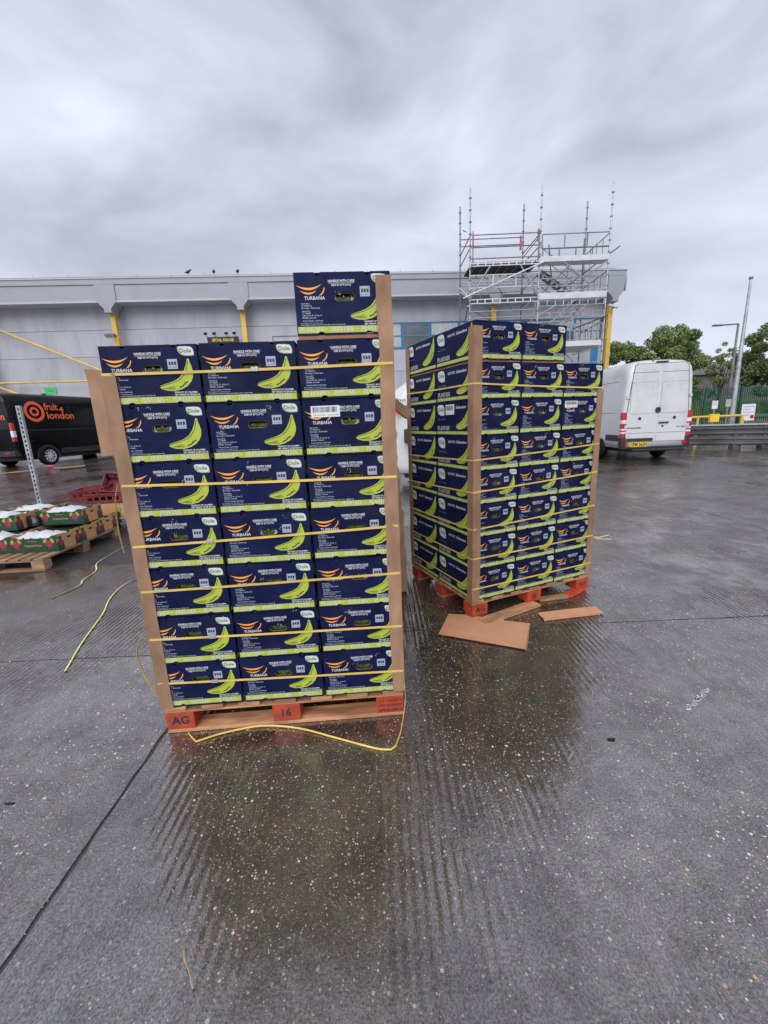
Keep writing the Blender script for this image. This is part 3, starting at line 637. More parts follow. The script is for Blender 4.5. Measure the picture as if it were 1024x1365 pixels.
# ---------------------------------------------------------------- straps round the stacks
def strap_loop(S, W, D, pts, label, group, seal=None, topw=None):
    """pts: heights at front-left, front-right, (optional rear-left)"""
    X, Y, yaw = S; zl, zr, zb = pts; g_ = .0095
    c = [(-g_, -g_, zl), (W + g_, -g_, zr), (W + g_, D + g_, (zr + zb) / 2), (-g_, D + g_, zb), (-g_, -g_, zl)]; path = []; ups = []
    for a, b in zip(c[:-1], c[1:]):
        a = Vector(a); b = Vector(b); d = (b - a).normalized()
        for k in range(9):
            t_ = (.006 + (1.0 - .012) * k / 8); p = a.lerp(b, t_); s_ = .0035 * math.sin(PI * k / 8)
            inn = Vector((-d.y, d.x, 0)); p = p + inn * s_ + Vector((0, 0, -.004 * math.sin(PI * k / 8))); path.append(p)
    path.append(path[0].copy())
    o = MB().ribbon(path, .0108, .0010).build('strap', M['strap']); o.location = (X, Y, 0); o.rotation_euler = (0, 0, yaw)
    tag(o, label, 'strap', group)
    if seal is not None:
        z = zl + (zr - zl) * seal / W - .002; s_ = MB().box((seal - .016, -g_ - .0005, z - .009), (seal + .016, -g_ + .004, z + .009)); s_.build('seal', M['steel'], o, bevel=.0015)
    return o
LS = [(1.735, 1.743, 1.74, .62), (1.271, 1.254, 1.25, None), (.991, 1.024, .99, .34), (.772, .791, .78, .30), (.529, .514, .52, .29), (.292, .266, .28, .27)]
nm = ('topmost', 'second', 'third', 'fourth', 'fifth', 'lowest')
for i, (a, b, c, s_) in enumerate(LS): strap_loop(SL, XR, .99, (a, b, c), '%s yellow plastic strap round the near stack%s' % (nm[i], '' if i in (0, 5) else ' from the top'), 'yellow straps round the near stack', s_)
RS = [(1.724, 1.686, 1.728), (1.209, 1.257, 1.195), (.982, 1.031, .959), (.709, .752, .702), (.486, .492, .482), (.249, .250, .251)]
for i, (a, b, c) in enumerate(RS): strap_loop(SR, XR2, .994, (a, b, c), '%s yellow plastic strap round the far stack%s' % (nm[i], '' if i in (0, 5) else ' from the top'), 'yellow straps round the far stack')
def smooth_path(P, n=8):
    P = [Vector(p) for p in P]; P = [2 * P[0] - P[1]] + P + [2 * P[-1] - P[-2]]; o = []
    for i in range(1, len(P) - 2):
        for k in range(n):
            t_ = k / n; a, b, c, d = P[i - 1:i + 3]
            o.append(.5 * ((2 * b) + (c - a) * t_ + (2 * a - 5 * b + 4 * c - d) * t_ ** 2 + (3 * b - a - 3 * c + d) * t_ ** 3))
    return o + [P[-2]]
def loose(P, label, mt='strap', w_=.0082, up=(0, 0, 1), name='loose_strap'):
    o = MB().ribbon(P, w_, .0010, up).build(name, M[mt]); return tag(o, label, 'strap')
f1 = smooth_path([(-.966, 1.715, .009), (-.847, 1.765, .010), (-.671, 1.800, .012), (-.477, 1.775, .010), (-.273, 1.700, .008), (-.089, 1.628, .008), (-.015, 1.613, .010)])
P = [Vector((-1.03, 1.772, .012)), Vector((-.998, 1.742, .008))] + f1
P2 = smooth_path([(.010, 1.632, .012), (.040, 1.70, .045), (.066, 1.79, .12), (.069, 1.842, .19)])
loose(P + P2, 'loose yellow strap looping on the ground before the near pallet', up=(0, .45, 1))
loose(smooth_path([(-1.168, 1.795, 1.278), (-1.196, 1.80, 1.20), (-1.206, 1.80, 1.07), (-1.200, 1.80, .96)]), 'yellow strap end hanging down the left side of the near stack', up=(0, 1, .1), w_=.008)
loose(smooth_path([(-1.188, 1.80, .55), (-1.225, 1.80, .47), (-1.225, 1.80, .385), (-1.19, 1.79, .285), (-1.150, 1.79, .20)]), 'darker yellow strap tail bowed out low left of the near stack', up=(0, 1, .1), w_=.009)
loose(smooth_path([(-3.452, 5.20, .02), (-3.45, 4.95, .012), (-3.394, 4.583, .012), (-3.23, 4.317, .010), (-3.18, 4.05, .01), (-3.108, 3.882, .01), (-3.16, 3.6, .008)]), 'thin yellow strap curling on the concrete beyond the near stack', 'strap_pale', .014, (1, .2, .3))
loose(smooth_path([(-2.40, 4.06, .01), (-2.601, 4.0, .012), (-2.624, 3.774, .012), (-2.55, 3.5, .01), (-2.413, 3.2, .01), (-2.26, 2.75, .008), (-2.108, 2.376, .006)]), 'pale yellow strap arcing on the concrete left of the near stack', 'strap_pale', .013, (1, .3, .3))
loose([(2.50, 4.82, .008), (2.62, 4.78, .012), (2.784, 4.865, .01), (2.74, 4.75, .008), (2.71, 4.69, .006), (2.55, 4.75, .007)], 'short yellow strap scrap lying right of the far stack', 'strap_pale', .012, (.4, 1, .3))

# ---------------------------------------------------------------- things lying near the far pallet
def lying(name, pts, t, mt, label, cat, z=.004):
    m = MB().loops([pts], Matrix.Translation((0, 0, z + t)), t); return tag(m.build(name, M[mt], bevel=.001), label, cat)
sh = [(.351, 2.632), (.470, 2.925), (.605, 2.900), (.604, 2.885), (.80, 2.83), (.862, 2.812), (.858, 2.782), (1.029, 2.724), (.882, 2.396)]
s_ = lying('cardboard_sheet', sh, .006, 'kraft_pale', 'flat pale orange cardboard sheet lying before the far pallet', 'cardboard', .012)
MB().loops([[(1.029, 2.724), (1.034, 2.720), (.890, 2.385), (.882, 2.396)]], Matrix.Translation((0, 0, .0175)), .013).build('folded_edge', M['kraft'], s_)
o = MB().ribbon([(1.15, 2.822, .018), (1.38, 2.853, .022), (1.625, 2.885, .020)], .098, .006, (-.1, 1, .06)).ribbon([(1.155, 2.778, .012), (1.38, 2.808, .014), (1.60, 2.838, .013)], .016, .006, (0, .1, 1)).build('corner_board', M['kraft_pale'])
tag(o, 'pale cardboard corner strip lying on the wet concrete right of the far pallet', 'corner board')
o = MB().path(smooth_path([(-.645, .905, .006), (-.628, .875, .009), (-.600, .845, .009), (-.577, .813, .006)], 4), .0038, 6).build('dry_stalk', M['stick']); tag(o, 'dry brown stalk lying on the wet concrete near the camera', 'stalk')
o = MB().ribbon([(.765, 1.515, .004), (.81, 1.56, .005)], .010, .003, (0, .5, 1)).build('wood_chip', M['stick']); tag(o, 'small pale splinter of wood on the wet concrete before the far stack', 'wood chip')
def crumb(x, y, r, mt, name, label, cat, sc=(1, 1, .5)):
    m = MB(); n = 7; vv = []
    for j in range(4):
        ph = PI * j / 3
        for i in range(n):
            a = 2 * PI * i / n; q = r * random.uniform(.7, 1.2)
            vv.append((x + math.cos(a) * math.sin(ph) * q * sc[0], y + math.sin(a) * math.sin(ph) * q * sc[1], gz(x, y) + r * sc[2] * (1 - math.cos(ph)) * .6))
    m.add(vv, [(j * n + i, j * n + (i + 1) % n, (j + 1) * n + (i + 1) % n, (j + 1) * n + i) for j in range(3) for i in range(n)])
    return tag(m.build(name, M[mt], smooth=True), label, cat)
crumb(1.021, 1.628, .014, 'mud', 'mud_lump', 'dark wet leaf scrap on the concrete right of the near stack', 'debris', (1.6, .6, .4))
crumb(-1.62, 1.42, .012, 'mud', 'leaf_scrap', 'small dark scrap on the concrete at the lower left', 'debris', (2.2, .4, .3))
# white scuffed paint marks
m = MB()
for k in range(130):
    t_ = min(1, max(0, random.gauss(.5, .28))); x = 1.52 + .217 * t_ + random.gauss(0, .006); y = 1.812 + .144 * t_ + random.gauss(0, .006); r = random.uniform(.0015, .0062)
    m.loops([[(x + r * random.uniform(.5, 1.2) * math.cos(a), y + r * random.uniform(.5, 1.2) * math.sin(a)) for a in np.linspace(0, 2 * PI, 7)[:-1]]], Matrix.Translation((0, 0, .0010)))
o = m.build('paint_scuff', M['sticker'], ground); o['kind'] = 'stuff'
for k, (x, y, mt, nm_, lb_) in enumerate(((-12.0, 14.9, 'pink', 'wrapper', 'pink wrapper lying by the rear wheel of the black van'),)):
    crumb(x, y, .12, mt, nm_, lb_, 'litter', (1.8, .7, .5))
for pts, lb_ in ((((-11.35, 14.2), (-10.9, 14.0), (-10.35, 14.35)), 'curved pale cardboard strip on the ground beside the black van'), (((-12.6, 12.9), (-11.9, 13.35), (-11.5, 13.6)), 'straight pale wooden strip lying behind the black van')):
    P = [Vector((x, y, gz(x, y) + .06)) for x, y in pts]; o = MB().ribbon(smooth_path(P, 5), .05, .01, (.2, .7, .4)).build('litter_strip', M['kraft']); tag(o, lb_, 'litter')

# ---------------------------------------------------------------- wrapped pallet behind the near stack
SW = (-1.02, 3.42, 0.02)
pallet(SW, 1.0, 1.2, 'wood_grey', 'wood_grey', 'weathered wooden pallet under the film wrapped load behind the near stack', [])
k_ = MB()
for r in range(6): k_.box((.02, .02, .15 + r * .275), (1.17 - r * .014, .97, .15 + r * .275 + .27))
wl = k_.build('wrapped_load', M['inner'], bevel=.01); wl.location = (SW[0], SW[1], 0); tag(wl, 'brown cartons under grey stretch film behind the near stack', 'wrapped load')
f_ = MB(); nn_ = 26
for k in range(nn_ + 1):
    z = .06 + 1.74 * k / nn_; q = .012 * math.sin(k * 2.3) + .008 * math.sin(k * 5.1); xr = 1.205 - .085 * k / nn_ + q
    f_.v += [(-.01 - q, -.015 + q, z), (.3, -.02, z), (.6, -.018 - q, z), (.9, -.02, z), (xr, -.015 - q, z), (xr + .01, .3, z), (xr - .005, .7, z), (xr, .99 + q, z)]
for k in range(nn_):
    for i in range(7): a = k * 8 + i; f_.f.append((a, a + 1, a + 9, a + 8))
f_.build('stretch_film', M['film'], wl, smooth=True)
tl = MB().ribbon(smooth_path([(1.18, -.03, .10), (1.22, -.10, .015), (1.24, -.20, .012), (1.22, -.28, .008)]), .03, .002, (1, .1, .3)); pass
c_ = MB().ribbon([(1.175, -.04, .02), (1.155, -.04, .6), (1.115, -.04, 1.2), (1.085, -.04, 1.62)], .055, .005, (1, 0, 0)).build('corner_board', M['kraft']); c_.location = (SW[0], SW[1], 0); tag(c_, 'grubby brown corner board leaning against the film wrapped load', 'corner board')

# ---------------------------------------------------------------- vans
def van_body(L_, W_, H_, zb, nose, hood=1.15, tumble=.12):
    """lofted panel-van shell; x forward, y left, z up; tail at x=0"""
    st = [(0.0, .965, 1.0), (.03, .99, 1.0), (.10, 1, 1.0)]
    secs = []
    def ztop(x):
        if nose == 'flat': return H_ - .05 * max(0, .25 - x) / .25 - .42 * (max(0, x - L_ + .75) / .75) ** 1.3
        a = L_ - 1.75; b = L_ - .95
        if x < a: return H_ - .05 * max(0, .25 - x) / .25
        if x < b: t_ = (x - a) / (b - a); return H_ + (hood + .08 - H_) * (t_ ** 1.15)
        t_ = (x - b) / (L_ - b); return hood + .08 - .28 * t_ ** 2
    xsx = [0, .02, .06, .14, .3] + list(np.linspace(.6, L_ - 1.8, 8)) + list(np.linspace(L_ - 1.6, L_ - .1, 12)) + [L_ - .02, L_]
    m = MB(); K = 0
    for x in xsx:
        h_ = ztop(x); e_ = 1.0
        if x < .14: e_ = .955 + .045 * math.sqrt(max(0, 1 - (1 - x / .14) ** 2))
        if x > L_ - .5: e_ = 1 - .14 * ((x - L_ + .5) / .5) ** 2
        hw = W_ / 2 * e_; zz_ = h_ - zb
        if h_ > 2.0: pr = [(.97, 0), (.995, .10), (1, .30), (.995, .48), (.965, .66), (.925, .84), (.88, .915), (.80, .962), (.62, .988), (.3, .998), (0, 1)]
        else: pr = [(.97, 0), (1, .15), (1, .4), (.99, .6), (.97, .75), (.93, .86), (.85, .93), (.7, .97), (.5, .985), (.25, .995), (0, 1)]
        ring = [(x, hw * a, zb + zz_ * b) for a, b in pr] + [(x, -hw * a, zb + zz_ * b) for a, b in pr[-2::-1]]
        K = len(ring); m.v += ring
    for j in range(len(xsx) - 1):
        for i in range(K - 1): a = j * K + i; m.f.append((a, a + K, a + K + 1, a + 1))
        m.f.append((j * K + K - 1, (j + 1) * K + K - 1, (j + 1) * K, j * K))
    m.f.append(tuple(range(K))); m.f.append(tuple(range((len(xsx) - 1) * K, len(xsx) * K))[::-1])
    return m
def wheel(root, x, y, r, side, rimr=.6):
    w_ = MB(); t_ = .11; prof = [(r * .66, -t_), (r * .93, -t_), (r, -t_ * .7), (r, t_ * .7), (r * .93, t_), (r * .66, t_)]; n = 28
    for k in range(n):
        a = 2 * PI * k / n
        for rr, yy in prof: w_.v.append((x + rr * math.cos(a), y + yy, r + rr * math.sin(a)))
    for k in range(n):
        for i in range(6): a, b = k * 6 + i, k * 6 + (i + 1) % 6; c, d = ((k + 1) % n) * 6 + (i + 1) % 6, ((k + 1) % n) * 6 + i; w_.f.append((a, b, c, d))
    wo = w_.build('wheel', M['rubber'], root, smooth=True)
    yo = y + side * (t_ - .03); rm = MB(); MB().tube((x, yo - side * .08, r), (x, yo - side * .05, r), r * .66, 24).build('wheel_disc', M['plastic'], wo); rm.v += [(x + q * math.cos(2 * PI * k / 24), yo + (.01 if q > r * .6 else 0) * side, r + q * math.sin(2 * PI * k / 24)) for q in (r * .66, r * .58) for k in range(24)]; rm.f += [(k, (k + 1) % 24, 24 + (k + 1) % 24, 24 + k) for k in range(24)]
    for k in range(10):
        a = 2 * PI * k / 10; rm.box((.07, -.022, -.012), (r * .60, .022, .012), Matrix.Translation((x, yo, r)) @ Matrix.Rotation(-a, 4, 'Y') @ Matrix.Rotation(PI / 2, 4, 'X'))
    rm.tube((x, yo - side * .02, r), (x, yo + side * .025, r), .075, 14)
    o = rm.build('rim', M['rim'], wo)
    return wo
def arch(root, x, y, r, side, mt):
    pts = arc(x, r * .86, r * 1.28, 0, PI, 18); m = MB()
    T = frame((0, y, 0), (1, 0, 0), (0, 0, 1)) if side < 0 else frame((0, y, 0), (-1, 0, 0), (0, 0, 1))
    if side > 0: pts = [(-a, b) for a, b in pts][::-1]
    m.loops([pts], T, .006); m.build('wheel_arch', mt, root)
def side_y(W_, H_, zb, z):
    f_ = (z - zb) / (H_ - zb); P_ = [(.97, 0), (.995, .10), (1, .30), (.995, .48), (.965, .66), (.925, .84), (.88, .915)]
    for (a, b), (c, d) in zip(P_[:-1], P_[1:]):
        if b <= f_ <= d: return W_ / 2 * (a + (c - a) * (f_ - b) / (d - b))
    return W_ / 2 * .9

# white high-roof van (its tail faces the camera)
WL, WW, WH, WZ = 6.6, 1.99, 2.93, .42
wv = empty('parked_van', (8.135, 12.25, 0), R(90) - R(2.0), label='white high roofed panel van parked tail to camera beside the guard rail', cat='van')
van_body(WL, WW, WH, WZ, 'nose').build('body', M['white_paint'], wv, smooth=True)
Tt = frame((-.006, .0, 0), (0, -1, 0), (0, 0, 1))          # tail face: X to the picture's right (-y), Y up, normal -x
def tail(name, fn, mt, d=0.0, t=.006, parent=None, bev=0): m = MB(); fn(m, off(Tt, d)); return m.build(name, M[mt], parent or wv, bevel=bev)
def rr(x0, y0, x1, y1, r, n=5):
    return arc(x1 - r, y0 + r, r, -PI / 2, 0, n) + arc(x1 - r, y1 - r, r, 0, PI / 2, n) + arc(x0 + r, y1 - r, r, PI / 2, PI, n) + arc(x0 + r, y0 + r, r, PI, 3 * PI / 2, n)
dl = [(-.86, .60), (-.02, .60), (-.02, 2.80), (-.66, 2.80), (-.74, 2.74), (-.80, 2.2), (-.87, 1.4)]
for sgn in (1, -1):
    pts = dl if sgn > 0 else [(-x + .005, y) for x, y in dl][::-1]
    seam = [(x - .022 * (1 if x < 0 else -1) * (abs(x) > .1), y + (.014 if y > 2.7 else -.014 if y < .7 else 0)) for x, y in pts]
    tail('door_seam', lambda m, T: m.loops([seam], T, .004), 'seam', -.002)
    door = tail('rear_door', lambda m, T: m.loops([pts], T, .010), 'white_paint', .004, bev=.006)
    wx0, wx1 = (-.80, -.06) if sgn > 0 else (.07, .80)
    tail('window_seam', lambda m, T: m.loops([rr(wx0 - .006, 1.404, wx1 + .006, 2.296, .07)], T, .003), 'seam', .0055, parent=door)
    tail('window_panel', lambda m, T: m.loops([rr(wx0, 1.41, wx1, 2.29, .07)], T, .008), 'white_paint', .012, parent=door, bev=.004)
    tail('crease', lambda m, T: (m.box((wx0 - .02, 2.56, 0), (wx1 + .0, 2.572, .002), T), m.box((wx0 - .03, .845, 0), (wx1 + .03, .855, .002), T)), 'seam', .0045, parent=door)
    lx = -.50 if sgn > 0 else .50
    tail('lock', lambda m, T: m.loops([arc(lx, 1.27, .045, 0, 2 * PI, 14)[:-1]], T, .012), 'plastic', .016, parent=door)
    for hz_ in (1.84, 1.0): tail('hinge', lambda m, T: m.box((-.93 if sgn > 0 else .86, hz_, 0), (-.86 if sgn > 0 else .93, hz_ + .09, .03), T), 'alu', .004, parent=door, bev=.004)
tail('emblem_disc', lambda m, T: m.loops([arc(.0, 1.50, .082, 0, 2 * PI, 22)[:-1]], T, .02), 'plastic', .026)
tail('door_handle', lambda m, T: (m.box((.05, 1.115, 0), (.33, 1.155, .03), T), m.loops([arc(.18, 1.03, .03, 0, 2 * PI, 12)[:-1]], T, .012)), 'plastic', .014, bev=.004)
tail('brake_light', lambda m, T: m.box((-.18, 2.825, 0), (.16, 2.86, .03), T), 'plastic', .0)
tail('grab_strip', lambda m, T: m.box((-.84, .615, 0), (-.08, .70, .02), T), 'plastic', .016, bev=.004)
pt_ = tail('number_plate', lambda m, T: m.loops([rr(-.74, .455, -.20, .585, .012)], T, .010), 'plate', .03)
tail('plate_text', lambda m, T: put_text(m, 'CFM 563N', .125, T, -.72, .478, 0, .50, bold=.004), 'dark_ink', .0315, parent=pt_)
tail('badge', lambda m, T: put_text(m, 'SPRINTER', .055, T, -.84, .985, 0, .40, bold=.0015, res=1), 'plastic', .0155)
tail('badge', lambda m, T: put_text(m, '311 CDI', .05, T, .58, .985, 0, .24, bold=.0015, res=1), 'plastic', .0155)
for sgn in (1, -1):
    y0 = .995 * sgn; lm_ = MB(); cl = MB()
    for k, (z0, z1, mt_) in enumerate(((.74, .84, 'r'), (.845, .90, 'w'), (.905, .935, 'r'), (.94, .99, 'w'), (.995, 1.13, 'r'), (1.135, 1.245, 'w'), (1.25, 1.46, 'r'))):
        tgt = lm_ if mt_ == 'r' else cl
        a, b = sorted((.875 * sgn, 1.002 * sgn)); tgt.box((-.022, a, z0), (.11, b, z1))
    lo = lm_.build('tail_light', M['lamp_red'], wv, bevel=.008); cl.build('lens', M['lamp_white'], lo, bevel=.006)
    MB().box((-.05, min(.80 * sgn, .985 * sgn), .50), (.0, max(.80 * sgn, .985 * sgn), .585)).build('reflector', M['lamp_red'], wv, bevel=.01)
bm_ = MB().box((-.06, -.99, .40), (.12, .99, .44)).box((-.05, -1.0, .44), (.14, -.86, .73)).box((-.05, .86, .44), (.14, 1.0, .73)).box((-.045, -.86, .42), (.06, .86, .455)).build('bumper', M['plastic'], wv, bevel=.02)
MB().box((-.16, -.80, .33), (-.05, .72, .395)).tube((-.14, -.80, .36), (-.14, .72, .36), .035, 8).build('step_bar', M['plastic'], wv, bevel=.01)
for sgn in (1, -1):
    ys_ = side_y(WW, WH, WZ, .6) + .002
    for xw in (1.35, 5.25): arch(wv, xw, ys_ * sgn + .004 * sgn, .35, sgn, M['plastic']); wheel(wv, xw, (WW / 2 - .055) * sgn, .35, sgn)
    a, b = sorted((.985 * sgn, 1.006 * sgn)); MB().box((.14, a, .62), (.90, b, .80)).box((1.85, a, .62), (4.7, b, .80)).build('side_moulding', M['plastic'], wv, bevel=.01)
    Ts = frame((0, .992 * sgn, 0), (-sgn, 0, 0), (0, 0, 1))
    for x0, x1 in ((.45, 1.75), (1.95, 3.3)):
        xa, xb = sorted((-sgn * x0, -sgn * x1)); s1_ = MB(); 
        for zc, hh_ in ((1.45, .012), (2.36, .012)):
            yy = side_y(WW, WH, WZ, zc) + .003; s1_.box((x0, min(yy * sgn - .004 * sgn, yy * sgn), zc), (x1, max(yy * sgn - .004 * sgn, yy * sgn), zc + hh_))
        s1_.build('side_crease', M['seam'], wv)
crap = MB().tube((-.0, .28, 2.87), (.04, .22, 2.93), .03, 6); crap.build('roof_rust', M['brick'], wv)
MB().box((.2, -.7, .28), (6.2, .7, .42)).build('underbody', M['plastic'], wv)

# black delivery van seen from its right rear
BL, BWD, BHH, BZ = 5.5, 2.04, 2.62, .36
head = R(90 - 13)
cx_, cy_ = -12.69, 14.5
bvx = cx_ + (BWD / 2) * math.cos(head + PI / 2); bvy = cy_ + (BWD / 2) * math.sin(head + PI / 2)
bv_ = empty('parked_van', (bvx, bvy, gz(bvx + .5, bvy + 1)), head, label='black delivery van with an orange ringed logo, parked at the building', cat='van')
van_body(BL, BWD, BHH, BZ, 'nose').build('body', M['black_paint'], bv_, smooth=True)
for xw in (1.05, 4.45):
    ys_ = side_y(BWD, BHH, BZ, .6)
    for sgn in (1, -1): arch(bv_, xw, (ys_ + .004) * sgn, .35, sgn, M['plastic']); wheel(bv_, xw, (BWD / 2 - .045) * sgn, .35, sgn)
def sideT(z, extra=.004):     # right side of the van (-y): X forward... seen from outside, +x runs to the right
    return None
def on_side(pts2, d):         # map (x, z) to the curved side wall
    return [(x, -(side_y(BWD, BHH, BZ, z) + d), z) for x, z in pts2]
def side_poly(name, loops, mt, d, parent=bv_):
    m = MB(); L3 = [[Vector((x, z, 0)) for x, z in lp] for lp in loops]; flat = [q for lp in L3 for q in lp]; tri = []
    for a, b, c in tessellate_polygon(L3): tri.append((a, b, c) if (flat[b] - flat[a]).cross(flat[c] - flat[a]).z > 0 else (a, c, b))
    m.add(on_side([(q.x, q.y) for q in flat], d), tri); return m.build(name, M[mt], parent)
def ring(cx, cz, r0, r1, n=32): return [arc(cx, cz, r0, 0, 2 * PI, n)[:-1]] + ([arc(cx, cz, r1, 0, 2 * PI, n)[:-1][::-1]] if r1 else [])
lg = side_poly('ring_logo', ring(.87, 1.95, .36, .255), 'logo', .012)
side_poly('inner_ring', ring(.87, 1.95, .165, .085), 'logo', .0125, lg)
m = MB()
for body, x, z, wd, sz in (('fruit', 1.26, 2.02, .52, .36), ('4', 1.82, 1.95, .17, .27), ('london', 1.30, 1.70, 1.05, .36)):
    vs_, fs = text_geo(body, sz, .008, 3); x0 = min(v.x for v in vs_); x1 = max(v.x for v in vs_); kk = wd / (x1 - x0)
    m.add(on_side([((v.x - x0) * kk + x, v.y + z) for v in vs_], .012), fs)
m.build('logo_lettering', M['logo'], bv_)
side_poly('side_window', [[(3.55, 1.55), (4.25, 1.50), (4.05, 2.05), (3.60, 2.12)]], 'vglass', .010)
side_poly('door_seam', [[(3.42, .5), (3.435, .5), (3.435, 2.3), (3.42, 2.3)]], 'seam', .006)
side_poly('side_crease', [[(.12, 1.28), (3.9, 1.30), (3.9, 1.325), (.12, 1.305)]], 'plastic', .008)
side_poly('side_crease', [[(.3, .92), (.62, .92), (.62, .935), (.3, .935)], ], 'plastic', .008)
side_poly('side_panel', [rr(2.1, 1.45, 3.3, 2.2, .08)], 'dark_glass', .006)
side_poly('side_sill', [[(1.55, .40), (3.95, .40), (3.95, .60), (1.55, .60)]], 'plastic', .008)
for sgn in (1, -1):
    a, b = sorted((.90 * sgn, 1.025 * sgn)); lo = MB().box((-.03, a, 1.30), (.06, b, 1.56)).box((-.03, a, .92), (.06, b, 1.06)).build('tail_light', M['lamp_red'], bv_, bevel=.01)
    MB().box((-.03, a, 1.07), (.075, b, 1.29)).build('lens', M['lamp_white'], lo, bevel=.01)
Tb_ = frame((-.006, 0, 0), (0, -1, 0), (0, 0, 1))
m = MB()
for s0 in (-1, 1): m.loops([rr(-.86 if s0 < 0 else .05, 1.35, -.05 if s0 < 0 else .86, 2.3, .08)], off(Tb_, .004), .004)
m.build('rear_window', M['dark_glass'], bv_)
m = MB(); m.box((-.006, .44, 0), (.006, 2.5, .003), off(Tb_, .001)); m.build('door_seam', M['seam'], bv_)
m = MB(); put_text(m, 'fruit4', .30, off(Tb_, .010), -.62, 1.98, 0, .7, bold=.006); put_text(m, 'london', .30, off(Tb_, .010), -.20, 1.68, 0, .98, bold=.008); m.build('logo_lettering', M['logo'], bv_)
MB().box((-.10, -1.0, .40), (.12, 1.0, .60)).build('bumper', M['plastic'], bv_, bevel=.03)
MB().box((-.11, .55, .50), (-.09, .80, .55)).box((-.11, -.80, .50), (-.09, -.55, .55)).build('reflector', M['lamp_red'], bv_)
MB().box((-.03, .1, 1.02), (.0, .55, 1.10)).build('door_handle', M['galv'], bv_)
MB().box((2.0, -.15, BHH), (2.12, -.05, BHH + .07)).build('roof_aerial', M['plastic'], bv_, bevel=.01)
MB().box((.2, -.75, .24), (5.0, .75, .37)).build('underbody', M['plastic'], bv_)

# compact white van glimpsed between the stacks
cv = empty('parked_van', (4.62, 9.95, 0), PI, label='white van glimpsed in the narrow gap between the two stacks', cat='van')
van_body(4.4, 1.9, 2.50, .35, 'flat').build('body', M['white_paint'], cv, smooth=True)
for xw in (.9, 3.5):
    for sgn in (1, -1): arch(cv, xw, .951 * sgn, .32, sgn, M['plastic']); wheel(cv, xw, .84 * sgn, .32, sgn)
MB().box((3.2, .955, 1.10), (3.9, .962, 1.16)).box((3.5, .96, .95), (4.0, .97, 1.05)).build('side_moulding', M['plastic'], cv)
MB().box((4.0, .96, 1.02), (4.12, 1.16, 1.32)).build('wing_mirror', M['plastic'], cv, bevel=.03)
m = MB(); Tc = frame((4.28, .963, 0), (-1, 0, 0), (0, 0, 1))
put_text(m, 'Fresh Produce', .09, Tc, .02, 1.90, 0, .55, bold=.002, res=1); put_text(m, 'Wholesale Supply', .08, Tc, .02, 1.78, 0, .6, bold=.002, res=1)
m.build('side_lettering', M['dark_ink'], cv); MB().box((3.3, .960, 1.62), (4.3, .966, 1.74)).build('orange_stripe', M['logo'], cv)
MB().box((.2, -.7, .22), (4.1, .7, .36)).build('underbody', M['plastic'], cv)

# ---------------------------------------------------------------- warehouse
BY = .07; bld = empty('warehouse', (0, 24.9, 0), BY, label='long grey clad warehouse with yellow columns and a deep parapet', cat='building')
def bp(name, m, mt, parent=None, **k): return m.build(name, M[mt], parent or bld, **k)
KC = [-28.45, -21.45, -14.4, -7.42, -.35, 6.95, 14.05]      # column lines
WR = .9
zl = [-.3, 1.75, 3.10, 4.42, 5.72, 7.13, 8.60]
bp('wall_backing', MB().box((-36, WR + .06, -.3), (14.3, WR + .2, 9.3)), 'seam')
bp('end_wall', MB().box((14.15, WR + .21, -.3), (14.3, 40, 9.0)), 'cladding')
bp('flat_roof', MB().box((-36, .3, 9.05), (14.2, 40, 9.2)), 'fascia')
for i in range(len(KC) - 1):
    a, b = KC[i], KC[i + 1]
    for j in range(len(zl) - 1):
        if i >= 4 and j == 4: continue
        bp('wall_panel', MB().box((a + .008, WR, zl[j] + .010), (b - .008, WR + .055, zl[j + 1] - .010)), 'cladding')
    bp('fascia_panel', MB().box((a + .52, 0, 8.40), (b - .52, .10, 9.16)), 'fascia')
    bp('fascia_flange', MB().box((a + .36, -.035, 8.30), (b - .36, WR, 8.395)), 'trim')
    bp('parapet_band', MB().box((a + .004, -.05, 9.175), (b - .004, .12, 9.44)), 'fascia')
    bp('coping', MB().box((a + .002, -.09, 9.445), (b - .002, .5, 9.485)), 'trim')
    rl = MB().tube((a, .1, 9.58), (b, .1, 9.58), .016, 6)
    for q in range(4): rl.tube((a + (b - a) * q / 4, .1, 9.48), (a + (b - a) * q / 4, .1, 9.70), .014, 5)
    bp('roof_rail', rl, 'galv')
bp('coping', MB().box((14.052, -.09, 9.445), (14.66, 40, 9.485)), 'trim'); bp('parapet_band', MB().box((14.055, -.05, 9.175), (14.62, 40, 9.44)), 'fascia')
for i, a in enumerate(KC):
    if i == len(KC) - 1: sh = [(a - .5, 9.17), (a - .5, 8.36), (a - .16, 7.98), (a - .16, 7.80), (a + .20, 7.80), (a + .20, 8.0), (a + .47, 8.36), (a + .56, 9.17)]
    else: sh = [(a - .51, 9.17), (a - .51, 8.36), (a - .18, 7.98), (a - .18, 7.80), (a + .18, 7.80), (a + .18, 7.98), (a + .51, 8.36), (a + .51, 9.17)]
    sh = sh[::-1] if False else sh
    bp('column_bracket', MB().loops([sh], frame((0, -.045, 0), (1, 0, 0), (0, 0, 1)), .80), 'fascia')
    bp('column', MB().box((a - .125, .32, -.2), (a + .125, .55, 7.80)).box((a - .145, .30, 7.70), (a + .145, .57, 7.795)), 'yellow_steel')
bp('end_return', MB().box((14.62, .0, 8.40), (14.7, 40, 9.16)), 'fascia')
